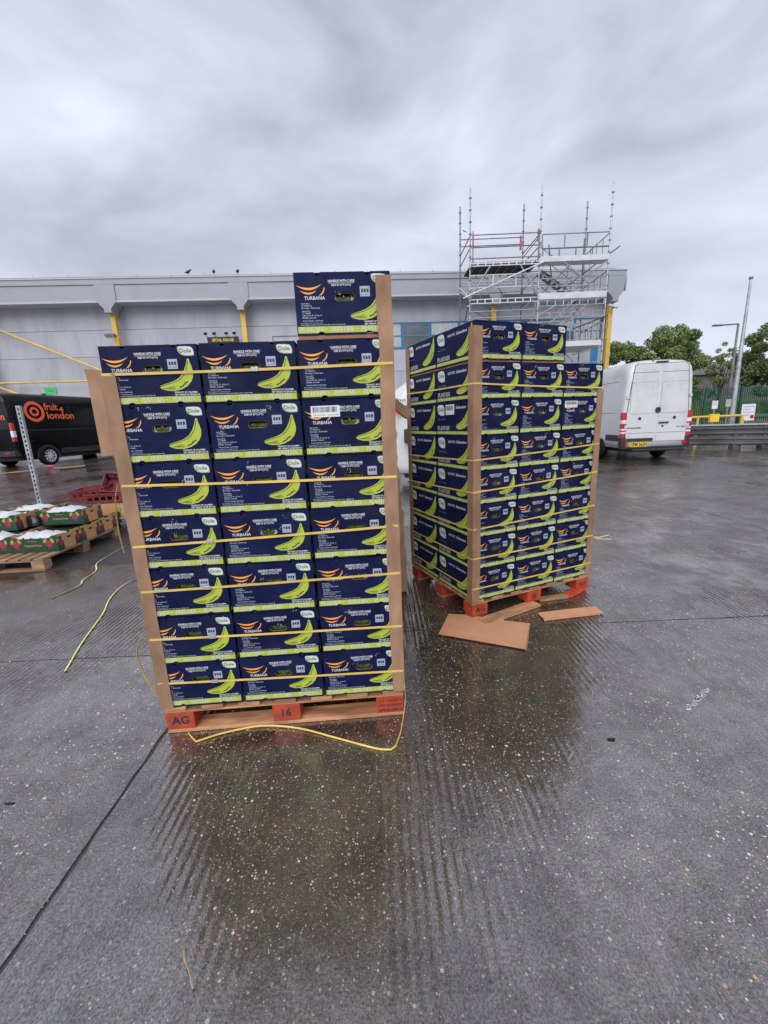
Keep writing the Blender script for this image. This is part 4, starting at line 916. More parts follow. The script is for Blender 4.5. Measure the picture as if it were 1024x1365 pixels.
# yellow bracing rods in the leftmost bay
bp('brace_rod', MB().tube((-20.9, .38, 7.38), (-14.5, .38, 4.45), .055, 8), 'yellow_steel')
bp('brace_rod', MB().tube((-28.3, .38, 4.46), (-14.5, .38, 4.37), .05, 8), 'yellow_steel')
bp('brace_rod', MB().tube((-22.5, .38, 4.86), (-18.4, .38, 3.0), .05, 8), 'yellow_steel')
# ribbon windows
def window_bay(a, b):
    n = max(2, round((b - a) / 1.72)); w_ = (b - a) / n; z0, z1, zm = 5.74, 7.11, 6.40
    bp('wall_panel', MB().box((a - .3 if a > 0.3 else a, WR + .03, 5.73), (b + .0, WR + .055, 7.12)), 'seam')
    for i in range(n):
        x0, x1 = a + i * w_ + .01, a + (i + 1) * w_ - .01; fr = MB(); y0, y1 = WR - .02, WR + .02; t_ = .055
        fr.box((x0, y0, z0), (x1, y1, z0 + t_)).box((x0, y0, z1 - t_), (x1, y1, z1)).box((x0, y0, z0 + t_), (x0 + t_, y1, z1 - t_)).box((x1 - t_, y0, z0 + t_), (x1, y1, z1 - t_)).box((x0 + t_, y0, zm - .03), (x1 - t_, y1, zm + .03))
        fo = bp('window', fr, 'blue_frame')
        bp('pane', MB().box((x0 + t_, WR + .005, z0 + t_), (x1 - t_, WR + .012, zm - .03)), 'glass' if i % 3 else 'blind', fo)
        bp('pane', MB().box((x0 + t_, WR + .005, zm + .03), (x1 - t_, WR + .012, z1 - t_)), 'blind' if i % 3 != 1 else 'glass', fo)
    bp('window_sill', MB().box((a - .02, WR - .05, 5.68), (b + .02, WR + .0, 5.728)), 'blue_frame')
window_bay(-.15, 6.72); window_bay(7.2, 13.85)
bp('blue_door', MB().box((9.3, WR - .02, 2.9), (10.4, WR, 5.5)).box((13.3, WR - .03, 3.8), (13.75, WR, 5.66)), 'blue_frame')
bp('service_door', MB().box((10.9, WR - .015, 2.2), (12.5, WR, 4.6)), 'cladding')
bp('outline_trim', MB().box((-6.0, WR - .02, 6.54), (-3.2, WR, 6.575)).box((-6.0, WR - .02, 4.9), (-5.96, WR, 6.54)), 'seam')
fl = MB().box((-14.78, -.10, 6.50), (-14.20, .10, 6.56), Matrix.Translation((0, 0, 0)))
def wall_thing(name, x, y, z, rot, build, label, cat, group=None):
    c, s_ = math.cos(BY), math.sin(BY); o = empty(name, (x * c - y * s_, 24.9 + x * s_ + y * c, z), BY + rot, label=label, cat=cat, group=group); build(o); return o
def flood(o):
    MB().box((-.28, -.14, -.05), (.28, .14, .04), Matrix.Rotation(R(-28), 4, 'X')).build('lamp_housing', M['galv_dark'], o, bevel=.01)
    MB().box((-.24, -.12, -.058), (.24, .12, -.051), Matrix.Rotation(R(-28), 4, 'X')).build('lamp_glass', M['blind'], o)
    MB().box((-.03, .0, -.02), (.03, .42, .03)).build('bracket', M['galv'], o)
wall_thing('floodlight', -14.50, .0, 6.66, 0, flood, 'grey floodlight fixed to the leftmost visible yellow column', 'floodlight')
def cctv(o):
    MB().box((-.35, -.08, -.06), (.25, .08, .07), Matrix.Rotation(R(12), 4, 'Y')).build('lamp_housing', M['alu'], o, bevel=.02); MB().box((.1, .05, -.03), (.2, .4, .03)).build('bracket', M['galv'], o)
wall_thing('floodlight', 14.0, -.05, 7.52, 0, cctv, 'white lamp fixed high on the column at the right end of the warehouse', 'floodlight')
def sign(o):
    MB().box((-.87, -.03, -.02), (.87, .03, .30)).build('black_panel', M['black'], o); MB().box((-.87, -.03, -.48), (.87, .03, -.03)).build('yellow_panel', M['yellow_sign'], o)
    t = MB(); put_text(t, 'SPITAL HOUSE', .21, frame((0, -.036, .06), (1, 0, 0), (0, 0, 1)), 0, 0, 0, 1.2, bold=.006, center=True); t.build('sign_text', M['yellow_sign'], o)
    t = MB(); put_text(t, 'UNITS 1 - 6', .2, frame((0, -.036, -.33), (1, 0, 0), (0, 0, 1)), 0, 0, 0, 1.0, bold=.004, center=True)
    for x in (-.86, -.38, .28, .72): s_ = MB().tube((x, -.02, .30), (x, -.28, .42), .018, 6).tube((x - .08, -.30, .42), (x + .08, -.22, .46), .075, 8, .055); s_.build('spotlight', M['black'], o)
wall_thing('sign_board', -8.72, .60, 6.25, 0, sign, 'black and yellow SPITAL HOUSE sign with four spotlights on the warehouse wall', 'sign')
def gsign(o): MB().box((-.33, 0, -.18), (.33, .02, .18)).build('panel', M['green_sign'], o); t = MB(); put_text(t, 'Loading', .11, frame((0, -.004, -.04), (1, 0, 0), (0, 0, 1)), 0, 0, 0, .42, center=True); t.build('sign_text', M['dark_green'], o)
wall_thing('sign_board', -18.77, .87, 3.98, 0, gsign, 'small bright green notice on the warehouse wall above the black van', 'sign')
def bird(o):
    m = MB(); n = 8; prof = [(-.20, .012, .02), (-.12, .03, .03), (-.05, .075, .05), (.03, .085, .08), (.09, .055, .13), (.12, .045, .17), (.155, .035, .185), (.18, .008, .18)]
    for px, r, pz in prof:
        for k in range(n): a = 2 * PI * k / n; m.v.append((px, r * math.cos(a), pz + .09 + r * math.sin(a)))
    for j in range(len(prof) - 1):
        for k in range(n): m.f.append((j * n + k, j * n + (k + 1) % n, (j + 1) * n + (k + 1) % n, (j + 1) * n + k))
    m.build('body', M['bird'], o, smooth=True); MB().tube((0, .02, 0), (0, .02, .09), .008, 5).tube((0, -.02, 0), (0, -.02, .09), .008, 5).build('leg', M['bird'], o)
for k, (x, rr_, l_) in enumerate(((-10.0, .3, 'leftmost of three dark pigeons perched on the roof rail'), (-8.66, 1.7, 'middle one of three dark pigeons perched on the roof rail'), (-7.40, 1.4, 'rightmost of three dark pigeons perched on the roof rail'))):
    wall_thing('bird', x, .1, 9.596, rr_, bird, l_, 'bird', 'pigeons on the roof rail')

# ---------------------------------------------------------------- scaffold tower
sc = empty('scaffold_tower', (4.65, 21.8, 0), 0, label='tall silver scaffold tower with decks and stairs against the warehouse', cat='scaffolding')
def sp(name, m, mt, parent=sc, **k): return m.build(name, M[mt], parent, **k)
X0, X1, X2, YF, YB = 0, 3.36, 6.70, 0, 2.5
for x in (X0, X1, X2):
    for y, top in ((YF, 11.95), (YB, 12.3)):
        u = sp('upright', MB().tube((x, y, 0), (x, y, 9.4), .036, 8).tube((x, y, 9.4), (x, y, top), .032, 8), 'galv_dark' if y else 'galv')
        cp = MB(); z = .5
        while z < top: cp.tube((x, y, z), (x, y, z + .05), .062, 8); z += .5
        sp('rosette', cp, 'galv_dark', u)
def bar(a, b, r=.028, mt='galv', name='ledger'): return sp(name, MB().tube(a, b, r, 7), mt)
for z in (9.95, 9.42, 8.93): bar((X0, YF - .06, z), (X1, YF - .06, z), .026, 'galv_dark', 'guard_rail')
for z in (10.75, 10.42): bar((X0, YB, z), (X1 + .05, YB, z), .026, 'galv_dark', 'guard_rail')
for x in (X0, X1): 
    for z in (9.95, 9.42): bar((x, YF, z), (x, YB, z + .0), .026, 'galv_dark', 'guard_rail')
bar((X0 - .35, YF - .1, 10.15), (X0 + .15, YB - .9, 10.75), .026, 'galv_dark', 'clamp_tube')
sp('red_clamp', MB().tube((X1 - .35, YF + 1.8, 9.9), (X1 - .35, YF + 1.8, 10.55), .05, 6).tube((X1 - .1, YF, 9.6), (X1 - .1, YF, 10.1), .04, 6).tube((X0 + .12, YF - .1, 9.5), (X0 + .12, YF - .1, 9.95), .035, 6), 'red_paint')
for x in (X0 + .12, X1 - .1): bar((x, YF - .08, 8.75), (x, YF - .08, 10.1), .03, 'galv_dark', 'guard_post')
# deck A: planks carried on ladder beams
def ladder_beam(x0, x1, y, z0, z1, mt='alu', n=8, r=.028, name='lattice_beam'):
    m = MB().tube((x0, y, z0), (x1, y, z0), r, 7).tube((x0, y, z1), (x1, y, z1), r, 7)
    for k in range(n + 1): x = x0 + (x1 - x0) * k / n; m.box((x - .025, y - .02, z0), (x + .025, y + .02, z1))
    return sp(name, m, mt)
ladder_beam(X0, X1, YF - .03, 8.62, 8.80, n=9)
for k in range(8): sp('deck_board', MB().box((X0 + .02 + k * .415, YF, 8.66), (X0 + .415 + k * .415, YB - .95, 8.72)), 'deck')
for k in range(8): sp('deck_beam', MB().box((X0 + .2 + k * .415, YF + .02, 8.58), (X0 + .24 + k * .415, YB - .95, 8.65)), 'galv_dark')
ladder_beam(X0, X1, YB, 8.50, 8.66, 'galv')
ladder_beam(X0, X1, YF, 7.66, 8.22, 'alu', 3, .026, 'guard_frame'); ladder_beam(X0, X1, YF, 6.96, 7.14, 'alu', 9)
ladder_beam(X0, X1, YB, 7.5, 8.1, 'galv_dark', 3, .026, 'guard_frame'); ladder_beam(X0, X1, YB, 6.4, 6.55, 'galv', 9)
for z in (6.6, 6.3, 4.6, 3.0, 1.0): bar((X0, YF, z), (X1, YF, z), .024)
bar((X0, YF - .04, 7.2), (X0 + .98, YF - .04, 8.62), .034); bar((X1 - .04, YF - .04, 7.35), (X1 - .95, YF - .04, 8.62), .034)
bar((X0 - .35, YF - .12, 7.2), (X1 + .25, YF - .12, 8.70), .034, 'alu', 'long_tube'); bar((X0 - .3, YF + .1, 6.9), (X0 + 1.1, YF + .2, 6.25), .03, 'galv_dark', 'brace')
bar((X0 - .02, YF, 7.25), (X0 - .02, YB, 8.4), .034, 'alu', 'brace'); bar((X0, YF, 7.2), (X0, YB, 5.6), .03, 'galv_dark', 'brace'); bar((X0, YB, 8.2), (X0, YF, 7.2), .03, 'alu', 'brace')
bar((X0 + 2.0, YB, 8.5), (X1 - .5, YB, 7.2), .03, 'galv_dark', 'brace'); bar((X1 - .1, YF, 6.9), (X1 - .35, YF, 5.9), .03, 'galv_dark', 'brace'); bar((X1 - .7, YF, 6.7), (X1, YF, 7.2), .03, 'galv_dark', 'brace')
bar((X1, YF, 7.2), (X1 - .75, YF, 8.2), .03, 'galv', 'brace'); bar((X0 - .1, YF - .1, 6.85), (X0 - .1, YB - .2, 6.9), .03, 'alu', 'brace')
# bay B guard frames, toe boards, decks
sp('toe_board', MB().box((X1 + .05, YF - .06, 8.68), (X2, YF - .03, 8.92)), 'alu'); sp('toe_board', MB().box((X1 + .02, YF - .06, 7.02), (X2 - .03, YF - .03, 7.30)), 'alu')
sp('toe_board', MB().box((X1 + .02, YF - .06, 4.80), (X2 - .1, YF - .03, 5.05)), 'alu')
sp('deck_board', MB().box((X1 + .1, YF + .02, 8.70), (X2, YF + .62, 8.75)), 'alu'); sp('deck_board', MB().box((X1 + .1, YF + .02, 7.05), (X2, YF + .7, 7.10)), 'alu'); sp('deck_board', MB().box((X1 + .1, YF + 1.6, 6.3), (X1 + 1.9, YB, 6.36)), 'alu'); sp('deck_board', MB().box((X1 + .1, YF + .02, 4.84), (X2, YB, 4.9)), 'alu')
ladder_beam(X1 + .1, X2, YF, 9.28, 9.88, 'galv_dark', 3, .024, 'guard_frame'); ladder_beam(X1 + .15, X2, YF + .02, 8.92, 9.26, 'galv_dark', 4, .018, 'guard_frame')
ladder_beam(X1 + .1, X2, YB, 8.55, 8.75, 'galv', 6); ladder_beam(X1 + .05, X2, YB, 7.9, 8.4, 'galv_dark', 5, .024, 'guard_frame')
ladder_beam(X1 + .05, X2 - .05, YF, 7.40, 7.60, 'galv', 1, .022, 'guard_frame'); ladder_beam(X1 + .05, X2 - .08, YF, 6.72, 6.98, 'galv', 8, .022, 'guard_frame'); ladder_beam(X1 + .05, X2 - .08, YF, 6.18, 6.4, 'galv', 6, .022, 'guard_frame')
ladder_beam(X1 + .05, X2 - .08, YF, 5.1, 5.85, 'galv', 14, .018, 'guard_frame')
for z in (4.0, 2.6, 1.2): bar((X1, YF, z), (X2, YF, z), .024)
for (z0, z1) in ((8.95, 9.85), (7.4, 8.2), (5.2, 5.95)):                   # side guard frames climbing back on the right end
    m = MB()
    for zz_ in (z0, z1): m.tube((X2, YF, zz_ + .0), (X2 - .0, YB, zz_ - .1), .024, 6)
    for k in range(5): y = YF + YB * k / 4; m.tube((X2, y, z0), (X2, y, z1), .02, 6)
    sp('side_guard_frame', m, 'galv_dark')
    m = MB()
    for zz_ in (z0, z1): m.tube((X1, YF, zz_), (X1, YB, zz_ - .1), .024, 6)
    sp('side_guard_frame', m, 'galv_dark')
def stair(xa, za, xb, zb, y, mt='galv_dark'):
    s_ = MB(); n = 9
    for yy in (y, y + .6): s_.box((-.0, 0, -.06), (math.hypot(xb - xa, zb - za), .035, .06), Matrix.Translation((xa, yy, za)) @ Matrix.Rotation(-math.atan2(zb - za, xb - xa), 4, 'Y'))
    o = sp('stair', s_, mt)
    for k in range(n): t_ = (k + .5) / n; MB().box((xa + (xb - xa) * t_ - .11, y, za + (zb - za) * t_), (xa + (xb - xa) * t_ + .11, y + .6, za + (zb - za) * t_ + .03)).build('tread', M[mt], o)
    h = MB()
    for dz in (.55, 1.0): h.tube((xa, y - .02, za + dz), (xb, y - .02, zb + dz), .022, 6)
    h.build('handrail', M['galv'], o)
stair(X1 + .45, 8.60, X1 + 2.6, 7.10, YF + .9); stair(X1 + .9, 4.95, X1 + 2.9, 7.0, YF + 1.1, 'alu'); stair(X1 + 2.9, 2.6, X1 + .9, 4.8, YF + 1.1, 'galv')
for a, b, mt in (((X1, YF, 9.3), (X1 + .7, YF + 1.5, 9.9), 'galv_dark'), ((X1 + .5, YF + .2, 9.5), (X1 + 1.6, YB, 8.7), 'galv_dark'), ((X1 + 1.2, YF, 8.66), (X1 + 2.6, YF, 7.6), 'galv'), ((X2 - 1.0, YF, 8.0), (X2, YF, 8.66), 'galv'), ((X2 - 1.0, YB, 8.2), (X2 + .35, YF - .3, 9.15), 'galv_dark'), ((X1, YF, 6.3), (X1 + .8, YF, 6.7), 'galv'), ((X2 - 1.6, YF, 5.6), (X2 + .1, YF - .1, 6.15), 'deck'), ((X1 + .1, YF, 8.2), (X2, YB, 7.5), 'galv'), ((X1, YF - .1, 8.35), (X1 + .9, YF + .4, 8.9), 'alu'), ((X1 + .2, YF, 7.3), (X1 + 1.6, YF, 8.65), 'galv_dark'), ((X1 + 1.9, YB, 7.1), (X2, YB, 8.5), 'galv_dark'), ((X1 + .1, YB, 6.9), (X2, YB, 6.9), 'galv'), ((X1 + .1, YB, 6.2), (X2, YB, 6.2), 'galv'), ((X1 + .1, YF, 7.95), (X2, YF, 7.95), 'galv'), ((X1 + 1.7, YF + .7, 4.9), (X1 + 1.7, YF + .7, 8.7), 'galv'), ((X1 + .6, YF, 5.9), (X1 + 1.9, YF, 7.0), 'galv'), ((X2 - .9, YF + .7, 7.1), (X2 - .9, YF + .7, 9.9), 'galv_dark'), ((X2 - 1.5, YF, 4.4), (X2, YF, 4.75), 'galv_dark'), ((X1, YB, 8.9), (X1 + 2.4, YB, 7.5), 'galv_dark')):
    bar(a, b, .028, mt, 'brace')

# ---------------------------------------------------------------- guard rail, barrier, fence, poles
gr = empty('guard_rail', (0, 0, 0), 0, label='double height weathered steel guard rail curving along the yard edge', cat='guard rail')
P = smooth_path([(8.6, 18.4, 0), (10.35, 16.55, 0), (11.9, 15.35, 0), (13.5, 14.35, 0), (15.6, 13.3, 0), (18.5, 12.2, 0)], 5)
def wbeam(z0, name):
    prof = [(0, 0), (-.02, .02), (-.075, .07), (-.075, .11), (-.01, .155), (-.01, .185), (-.075, .23), (-.075, .27), (-.02, .32), (0, .34)]; m = MB()
    for i, p in enumerate(P):
        d = (P[min(i + 1, len(P) - 1)] - P[max(i - 1, 0)]).normalized(); nn = Vector((-d.y, d.x, 0))
        if nn.y < 0: nn = -nn
        for a, b in prof: m.v.append(tuple(p + nn * (-a) * -1 * 1.0 + Vector((0, 0, z0 + b))))
    k = len(prof)
    for i in range(len(P) - 1):
        for j in range(k - 1): a = i * k + j; m.f.append((a, a + k, a + k + 1, a + 1))
    o = m.build(name, M['armco'], gr); sd_ = o.modifiers.new('s', 'SOLIDIFY'); sd_.thickness = .005
    return o
wbeam(.14, 'rail_beam'); wbeam(.50, 'rail_beam')
MB().ribbon([p + Vector((0, 0, .875)) for p in P], .12, .05, (-.6, 1, 0)).build('rail_cap', M['armco_pale'], gr)
for t_ in (1, 4, 7, 9, 13, 15, 19, 22):
    p = P[t_]; MB().box((p.x - .14, p.y + .02, 0), (p.x + .14, p.y + .24, .86)).build('post', M['armco'], gr)
# yellow tubular barrier
yb = empty('yellow_barrier', (0, 0, 0), 0, label='yellow tubular barrier rail behind the guard rail', cat='barrier')
MB().tube((13.0, 18.2, 1.12), (15.85, 18.2, 1.12), .045, 8).tube((15.85, 18.2, 1.14), (15.85, 18.2, 0), .07, 8).tube((13.9, 18.2, 1.1), (13.9, 18.2, 0), .05, 8).build('rail', M['yellow_steel'], yb)
MB().box((14.35, 18.08, .88), (14.75, 18.2, 1.22)).build('yellow_plate', M['yellow_sign'], yb, bevel=.01); MB().box((17.4, 18.08, .5), (17.8, 18.2, 1.25)).build('yellow_plate', M['yellow_sign'], yb, bevel=.01)
# green mesh fence
fe = empty('mesh_fence', (0, 0, 0), 0, label='dark green steel mesh fence running behind the yellow barrier', cat='fence')
FX0, FX1, FY = 12.0, 27.0, 20.0
for k in range(6):
    x = FX0 + k * 2.6; MB().box((x - .05, FY - .05, 0), (x + .05, FY + .05, 2.45)).build('post', M['dark_green'], fe)
    m = MB(); 
    for q in range(26): xx = x + .08 + q * .098; m.tube((xx, FY, .08), (xx, FY, 2.36), .018, 4)
    for z in (.1, .5, .9, 1.3, 1.7, 2.1, 2.34): m.box((x + .06, FY - .012, z), (x + 2.54, FY + .012, z + .025))
    o = m.build('mesh_panel', M['dark_green'], fe)
MB().tube((15.25, FY - .3, 0), (15.32, FY - .3, 2.45), .06, 8).build('stay_post', M['dark_green'], fe)
lw = MB().box((12, 21.2, -.1), (27, 21.5, .95)).box((12, 21.12, .95), (27, 21.6, 1.08)); o = lw.build('low_wall', M['concrete']); tag(o, 'pale low concrete wall behind the green mesh fence', 'wall')
def notice(name, x, y, z, w_, h_, label, lines):
    o = empty(name, (x, y, z), 0, label=label, cat='sign'); MB().box((-w_ / 2, -.01, -h_ / 2), (w_ / 2, .01, h_ / 2)).build('panel', M['sticker'], o)
    t = MB(); T = frame((0, -.014, 0), (1, 0, 0), (0, 0, 1))
    for k in range(lines): t.box((-w_ * .4, h_ * .32 - k * h_ * .17, 0), (w_ * .4 - (k % 2) * w_ * .25, h_ * .38 - k * h_ * .17, .002), T)
    t.build('print', M['pale_ink'], o)
    MB().box((-.03, .01, -z + .02), (.03, .05, h_ / 2)).build('post', M['galv'], o)
    return o
ns = notice('notice_board', 16.95, 19.2, 1.22, .62, .74, 'white notice board with blue print and a red circle on the fence', 4)
MB().loops([arc(.2, -.2, .09, 0, 2 * PI, 16)[:-1]], frame((0, -.018, 0), (1, 0, 0), (0, 0, 1)), .003).build('red_circle', M['lamp_red'], ns)
notice('notice_board', 15.45, 19.3, 1.62, .26, .36, 'small pale notice left of the tall pole', 3); notice('notice_board', 16.15, 19.4, 1.68, .22, .32, 'small pale notice right of the tall pole', 3)
o = MB().box((17.9, 18.9, -.1), (18.15, 19.15, 1.75)).build('concrete_post', M['concrete'], bevel=.01); tag(o, 'plain grey concrete post before the green fence', 'post')
tp = empty('tall_pole', (16.05, 19.0, 0), 0, label='tall tapering galvanised pole rising above the guard rail', cat='pole')
MB().tube((0, 0, 0), (0, 0, 1.1), .13, 12).build('base', M['galv'], tp); MB().tube((0, 0, 1.1), (0, 0, 6.78), .105, 12, .045).build('shaft', M['galv'], tp); MB().tube((0, 0, 6.78), (0, 0, 6.86), .08, 10).build('cap', M['galv_dark'], tp)
lp = empty('street_lamp', (19.1, 23.0, 0), 0, label='slim grey street lamp with its arm pointing left above the trees', cat='street lamp')
MB().tube((0, 0, 0), (0, 0, 5.75), .07, 8, .05).build('pole', M['galv_dark'], lp); MB().tube((0, 0, 5.75), (-.9, 0, 5.72), .035, 6).build('arm', M['galv_dark'], lp)
MB().box((-1.35, -.1, 5.68), (-.85, .1, 5.76)).build('lamp_head', M['galv_dark'], lp, bevel=.03)
# perforated steel post on the left
po = empty('steel_post', (-6.82, 8.0, gz(-6.8, 8.0)), 0, label='upright perforated galvanised post behind the fruit trays at left', cat='post')
hz_ = 2.07 - gz(-6.8, 8.0)
holes = [rr(-.016, z, .016, z + .045, .010, 3)[::-1] for z in np.arange(.08, hz_ - .08, .085)]
MB().loops([q4(-.042, 0, .042, hz_)] + holes, frame((0, 0, 0), (1, 0, 0), (0, 0, 1)), .003).box((-.042, .0035, 0), (-.039, .05, hz_)).box((.039, .0035, 0), (.042, .05, hz_)).build('channel', M['galv'], po)
MB().box((-.038, .045, 0), (.038, .048, hz_)).build('back_web', M['galv_dark'], po)

# ---------------------------------------------------------------- fruit trays on the left pallet
SP = (-5.06, 4.36, .035)
pallet(SP, 1.46, 1.2, 'wood_grey', 'wood_grey', 'plain wooden pallet carrying the open fruit trays at left', [])
def fruit_tray():
    W_, D_, H_ = .58, .39, .195; t = .006
    root = empty('fruit_tray', (0, 0, 0))
    b = MB(); Tq = frame((0, 0, 0), (1, 0, 0), (0, 0, 1))
    out_ = [(0, 0), (W_, 0), (W_, H_), (W_ - .05, H_), (W_ - .10, H_ - .03), (.10, H_ - .03), (.05, H_), (0, H_)]
    b.loops([out_], Tq, t); b.build('green_side', M['crate_green'], root); MB().loops([out_], frame((W_, D_, 0), (-1, 0, 0), (0, 0, 1)), t).build('green_side', M['crate_green'], root)
    e_ = MB(); oe = [(0, 0), (D_ - 2 * t - .002, 0), (D_ - 2 * t - .002, H_), (.25, H_), (.22, H_ - .018), (.16, H_ - .018), (.13, H_), (0, H_)]
    hl = slot(.19, H_ * .66, .075, .025)[::-1]
    e_.loops([oe, hl], frame((W_, t + .001, 0), (0, 1, 0), (0, 0, 1)), t); e_.build('kraft_end', M['tray'], root); MB().loops([oe, hl], frame((0, D_ - t - .001, 0), (0, -1, 0), (0, 0, 1)), t).build('kraft_end', M['tray'], root)
    MB().box((t, t, .002), (W_ - t, D_ - t, .008)).build('tray_base', M['tray'], root)
    MB().box((.015, .015, .03), (W_ - .015, D_ - .015, .14)).build('shaded_filling', M['hole'], root)  # near-black block: shade down in the tray put into its colour
    # printed fruit emblem on corners
    def emb(cx, cy, T, parts):
        gk_, pk_, rk_, yk_ = parts
        pk_.loops([arc(cx, cy, .036, 0, 2 * PI, 18)[:-1], arc(cx, cy, .026, 0, 2 * PI, 18)[:-1][::-1]], off(T, .0016)); pk_.loops([arc(cx, cy, .019, 0, 2 * PI, 14)[:-1], arc(cx, cy, .010, 0, 2 * PI, 12)[:-1][::-1]], off(T, .0016)); pk_.loops([arc(cx, cy, .005, 0, 2 * PI, 10)[:-1]], off(T, .0016))
        rk_.loops([arc(cx, cy, .040, 0, 2 * PI, 18)[:-1]], off(T, .0010))
        for s_ in (-1, 1):
            for k in range(3):
                r0 = .052 + k * .011; c0 = cx - s_ * .002; pts = []
                a0, a1 = (.15, 1.25); 
                o_ = [(c0 + s_ * r0 * math.cos(a0 + (a1 - a0) * i / 7) * .95, cy - .005 + r0 * 1.15 * math.sin(a0 + (a1 - a0) * i / 7)) for i in range(8)]
                i_ = [(c0 + s_ * (r0 - .007 * math.sin(PI * i / 7)) * math.cos(a0 + (a1 - a0) * i / 7) * .95, cy - .005 + (r0 - .007 * math.sin(PI * i / 7)) * 1.15 * math.sin(a0 + (a1 - a0) * i / 7)) for i in range(1, 7)][::-1]
                yk_.loops([o_ + i_], off(T, .0016))
        for dx in (-.018, 0, .018): pk_.box((cx + dx - .003, cy - .058, 0), (cx + dx + .003, cy - .044, .0003), off(T, .0016))
    gk_, pk_, rk_, yk_ = MB(), MB(), MB(), MB()
    Te = frame((W_, 0, 0), (0, 1, 0), (0, 0, 1))
    for cx in (.10, W_ - .10): emb(cx, .095, Tq, (gk_, pk_, rk_, yk_))
    for cx in (.045, D_ - .045):
        gk_.loops([[(max(.001, cx - .055), .002), (min(D_ - .001, cx + .055), .002), (min(D_ - .001, cx + .05), .12), (min(D_ - .001, cx + .03), .17), (max(.001, cx - .03), .17), (max(.001, cx - .05), .12)]], off(Te, .0007)); emb(cx, .095, off(Te, .0004), (gk_, pk_, rk_, yk_))
    gk_.build('green_corner', M['crate_green'], root); pk_.build('ring_print', M['pink_ink'], root); rk_.build('dark_disc', M['ring_ink'], root); yk_.build('banana_print', M['banana_ink'], root)
    t_ = MB(); put_text(t_, 'BANANOS', .020, off(Tq, .0012), W_ / 2, .125, 0, .10, center=True); put_text(t_, 'Tropical Fruits', .030, off(Tq, .0012), W_ / 2, .070, 0, .20, center=True, bold=.0006); put_text(t_, 'Premium', .014, off(Te, .0012), .19, .085, 0, .07, center=True, res=1); put_text(t_, 'Exotics', .014, off(Te, .0012), .19, .06, 0, .06, center=True, res=1)
    t_.build('tray_lettering', M['tray'], root)
    return root
tr0 = fruit_tray()
trs = [((-5.00, 4.66, 0), 'green and kraft fruit tray at the front left of the lower tier', 1), ((-4.46, 4.66, 0), 'open green fruit tray on the lower tier, nearest the pallet corner', 1), ((-4.47, 5.06, 0), 'kraft ended fruit tray at the back right of the lower tier', 0), ((-5.05, 5.06, 0), 'green fruit tray mid left on the lower tier', 0),
       ((-5.20, 5.0, 1), 'green fruit tray on the upper tier at the frame edge, white tissue on top', 1), ((-4.52, 5.22, 1), 'green fruit tray topmost at right of the upper tier, near the red crates', 1), ((-4.50, 5.45, 0), 'kraft ended fruit tray at the far end of the lower tier', 0), ((-5.12, 5.42, 1), 'fruit tray behind the upper tier with pale tissue showing', 1)]
def tissue(o):
    m = MB(); nX, nY = 12, 8
    for j in range(nY):
        for i in range(nX):
            u, v = i / (nX - 1), j / (nY - 1); e_ = min(u, 1 - u, v, 1 - v); m.v.append((.05 + .42 * u, .04 + .29 * v, .150 + .050 * min(1, e_ * 4) + random.uniform(-.026, .026)))
    for j in range(nY - 1):
        for i in range(nX - 1): a = j * nX + i; m.f.append((a, a + 1, a + nX + 1, a + nX))
    m.build('tissue', M['paper'], o, smooth=True)
for i, ((x, y, lv), lb_, tis) in enumerate(trs):
    o = tr0 if i == 0 else copy_tree(tr0)
    for ch in list(o.children):
        if ch.name.startswith('tissue'): bpy.data.objects.remove(ch)
    o.location = (x, y, .147 + gz(x, y) * .3 + (.202 if lv else .004)); o.rotation_euler = (0, 0, .035 + random.uniform(-.02, .02)); tag(o, lb_, 'fruit tray', 'fruit trays on the left pallet')
for i, o in enumerate([q for q in COL.objects if q.name.startswith('fruit_tray')]): 
    if trs[i][2]: tissue(o)
m = MB()
for k in range(9):
    a = 2 * PI * k / 9; m.v.append((-4.60 + .13 * math.cos(a), 5.195 + .035 * math.sin(a), .36)); 
for k in range(9):
    a = 2 * PI * k / 9; m.v.append((-4.56 + .07 * math.cos(a) + random.uniform(-.02, .02), 5.19 + .03 * math.sin(a), .485))
m.f = [(k, (k + 1) % 9, 9 + (k + 1) % 9, 9 + k) for k in range(9)] + [tuple(range(9, 18))]
o = m.build('plastic_bag', M['black_film'], smooth=True); tag(o, 'crumpled black plastic bag tucked beside the upper green fruit tray', 'bag')

# trolley with red crates
tr = empty('platform_trolley', (-4.36, 6.05, gz(-4.3, 6.0)), .06, label='low grey platform trolley with castors carrying the red crates', cat='trolley')
MB().box((-.35, -.02, .17), (.62, .62, .205)).build('platform', M['galv'], tr, bevel=.01); MB().box((-.35, -.03, .13), (.34, .0, .17)).box((.26, -.06, .12), (.34, .05, .29)).build('frame_bar', M['plastic'], tr, bevel=.008)
for x, y in ((.25, .04), (.25, .55), (-.28, .04), (-.28, .55)):
    c_ = MB().tube((x, y - .02, .06), (x, y + .02, .06), .06, 14).build('caster', M['rubber'], tr); MB().box((x - .03, y - .03, .06), (x + .03, y - .024, .14)).box((x - .03, y + .024, .06), (x + .03, y + .03, .14)).build('fork', M['galv_dark'], c_)
z0 = gz(-4.2, 6.0) + .208
cb = MB().box((0, 0, 0), (.36, .34, .215)).build('carton', M['tray'], bevel=.004); cb.location = (-4.30, 6.04, z0); cb.rotation_euler = (0, 0, .25); tag(cb, 'small kraft carton with green print on the platform trolley', 'carton')
t = MB(); put_text(t, 'GT', .10, frame((.21, -.0015, .06), (1, 0, 0), (0, 0, 1)), 0, 0, 0, .11, bold=.006); t.build('carton_print', M['green_ink'], cb)
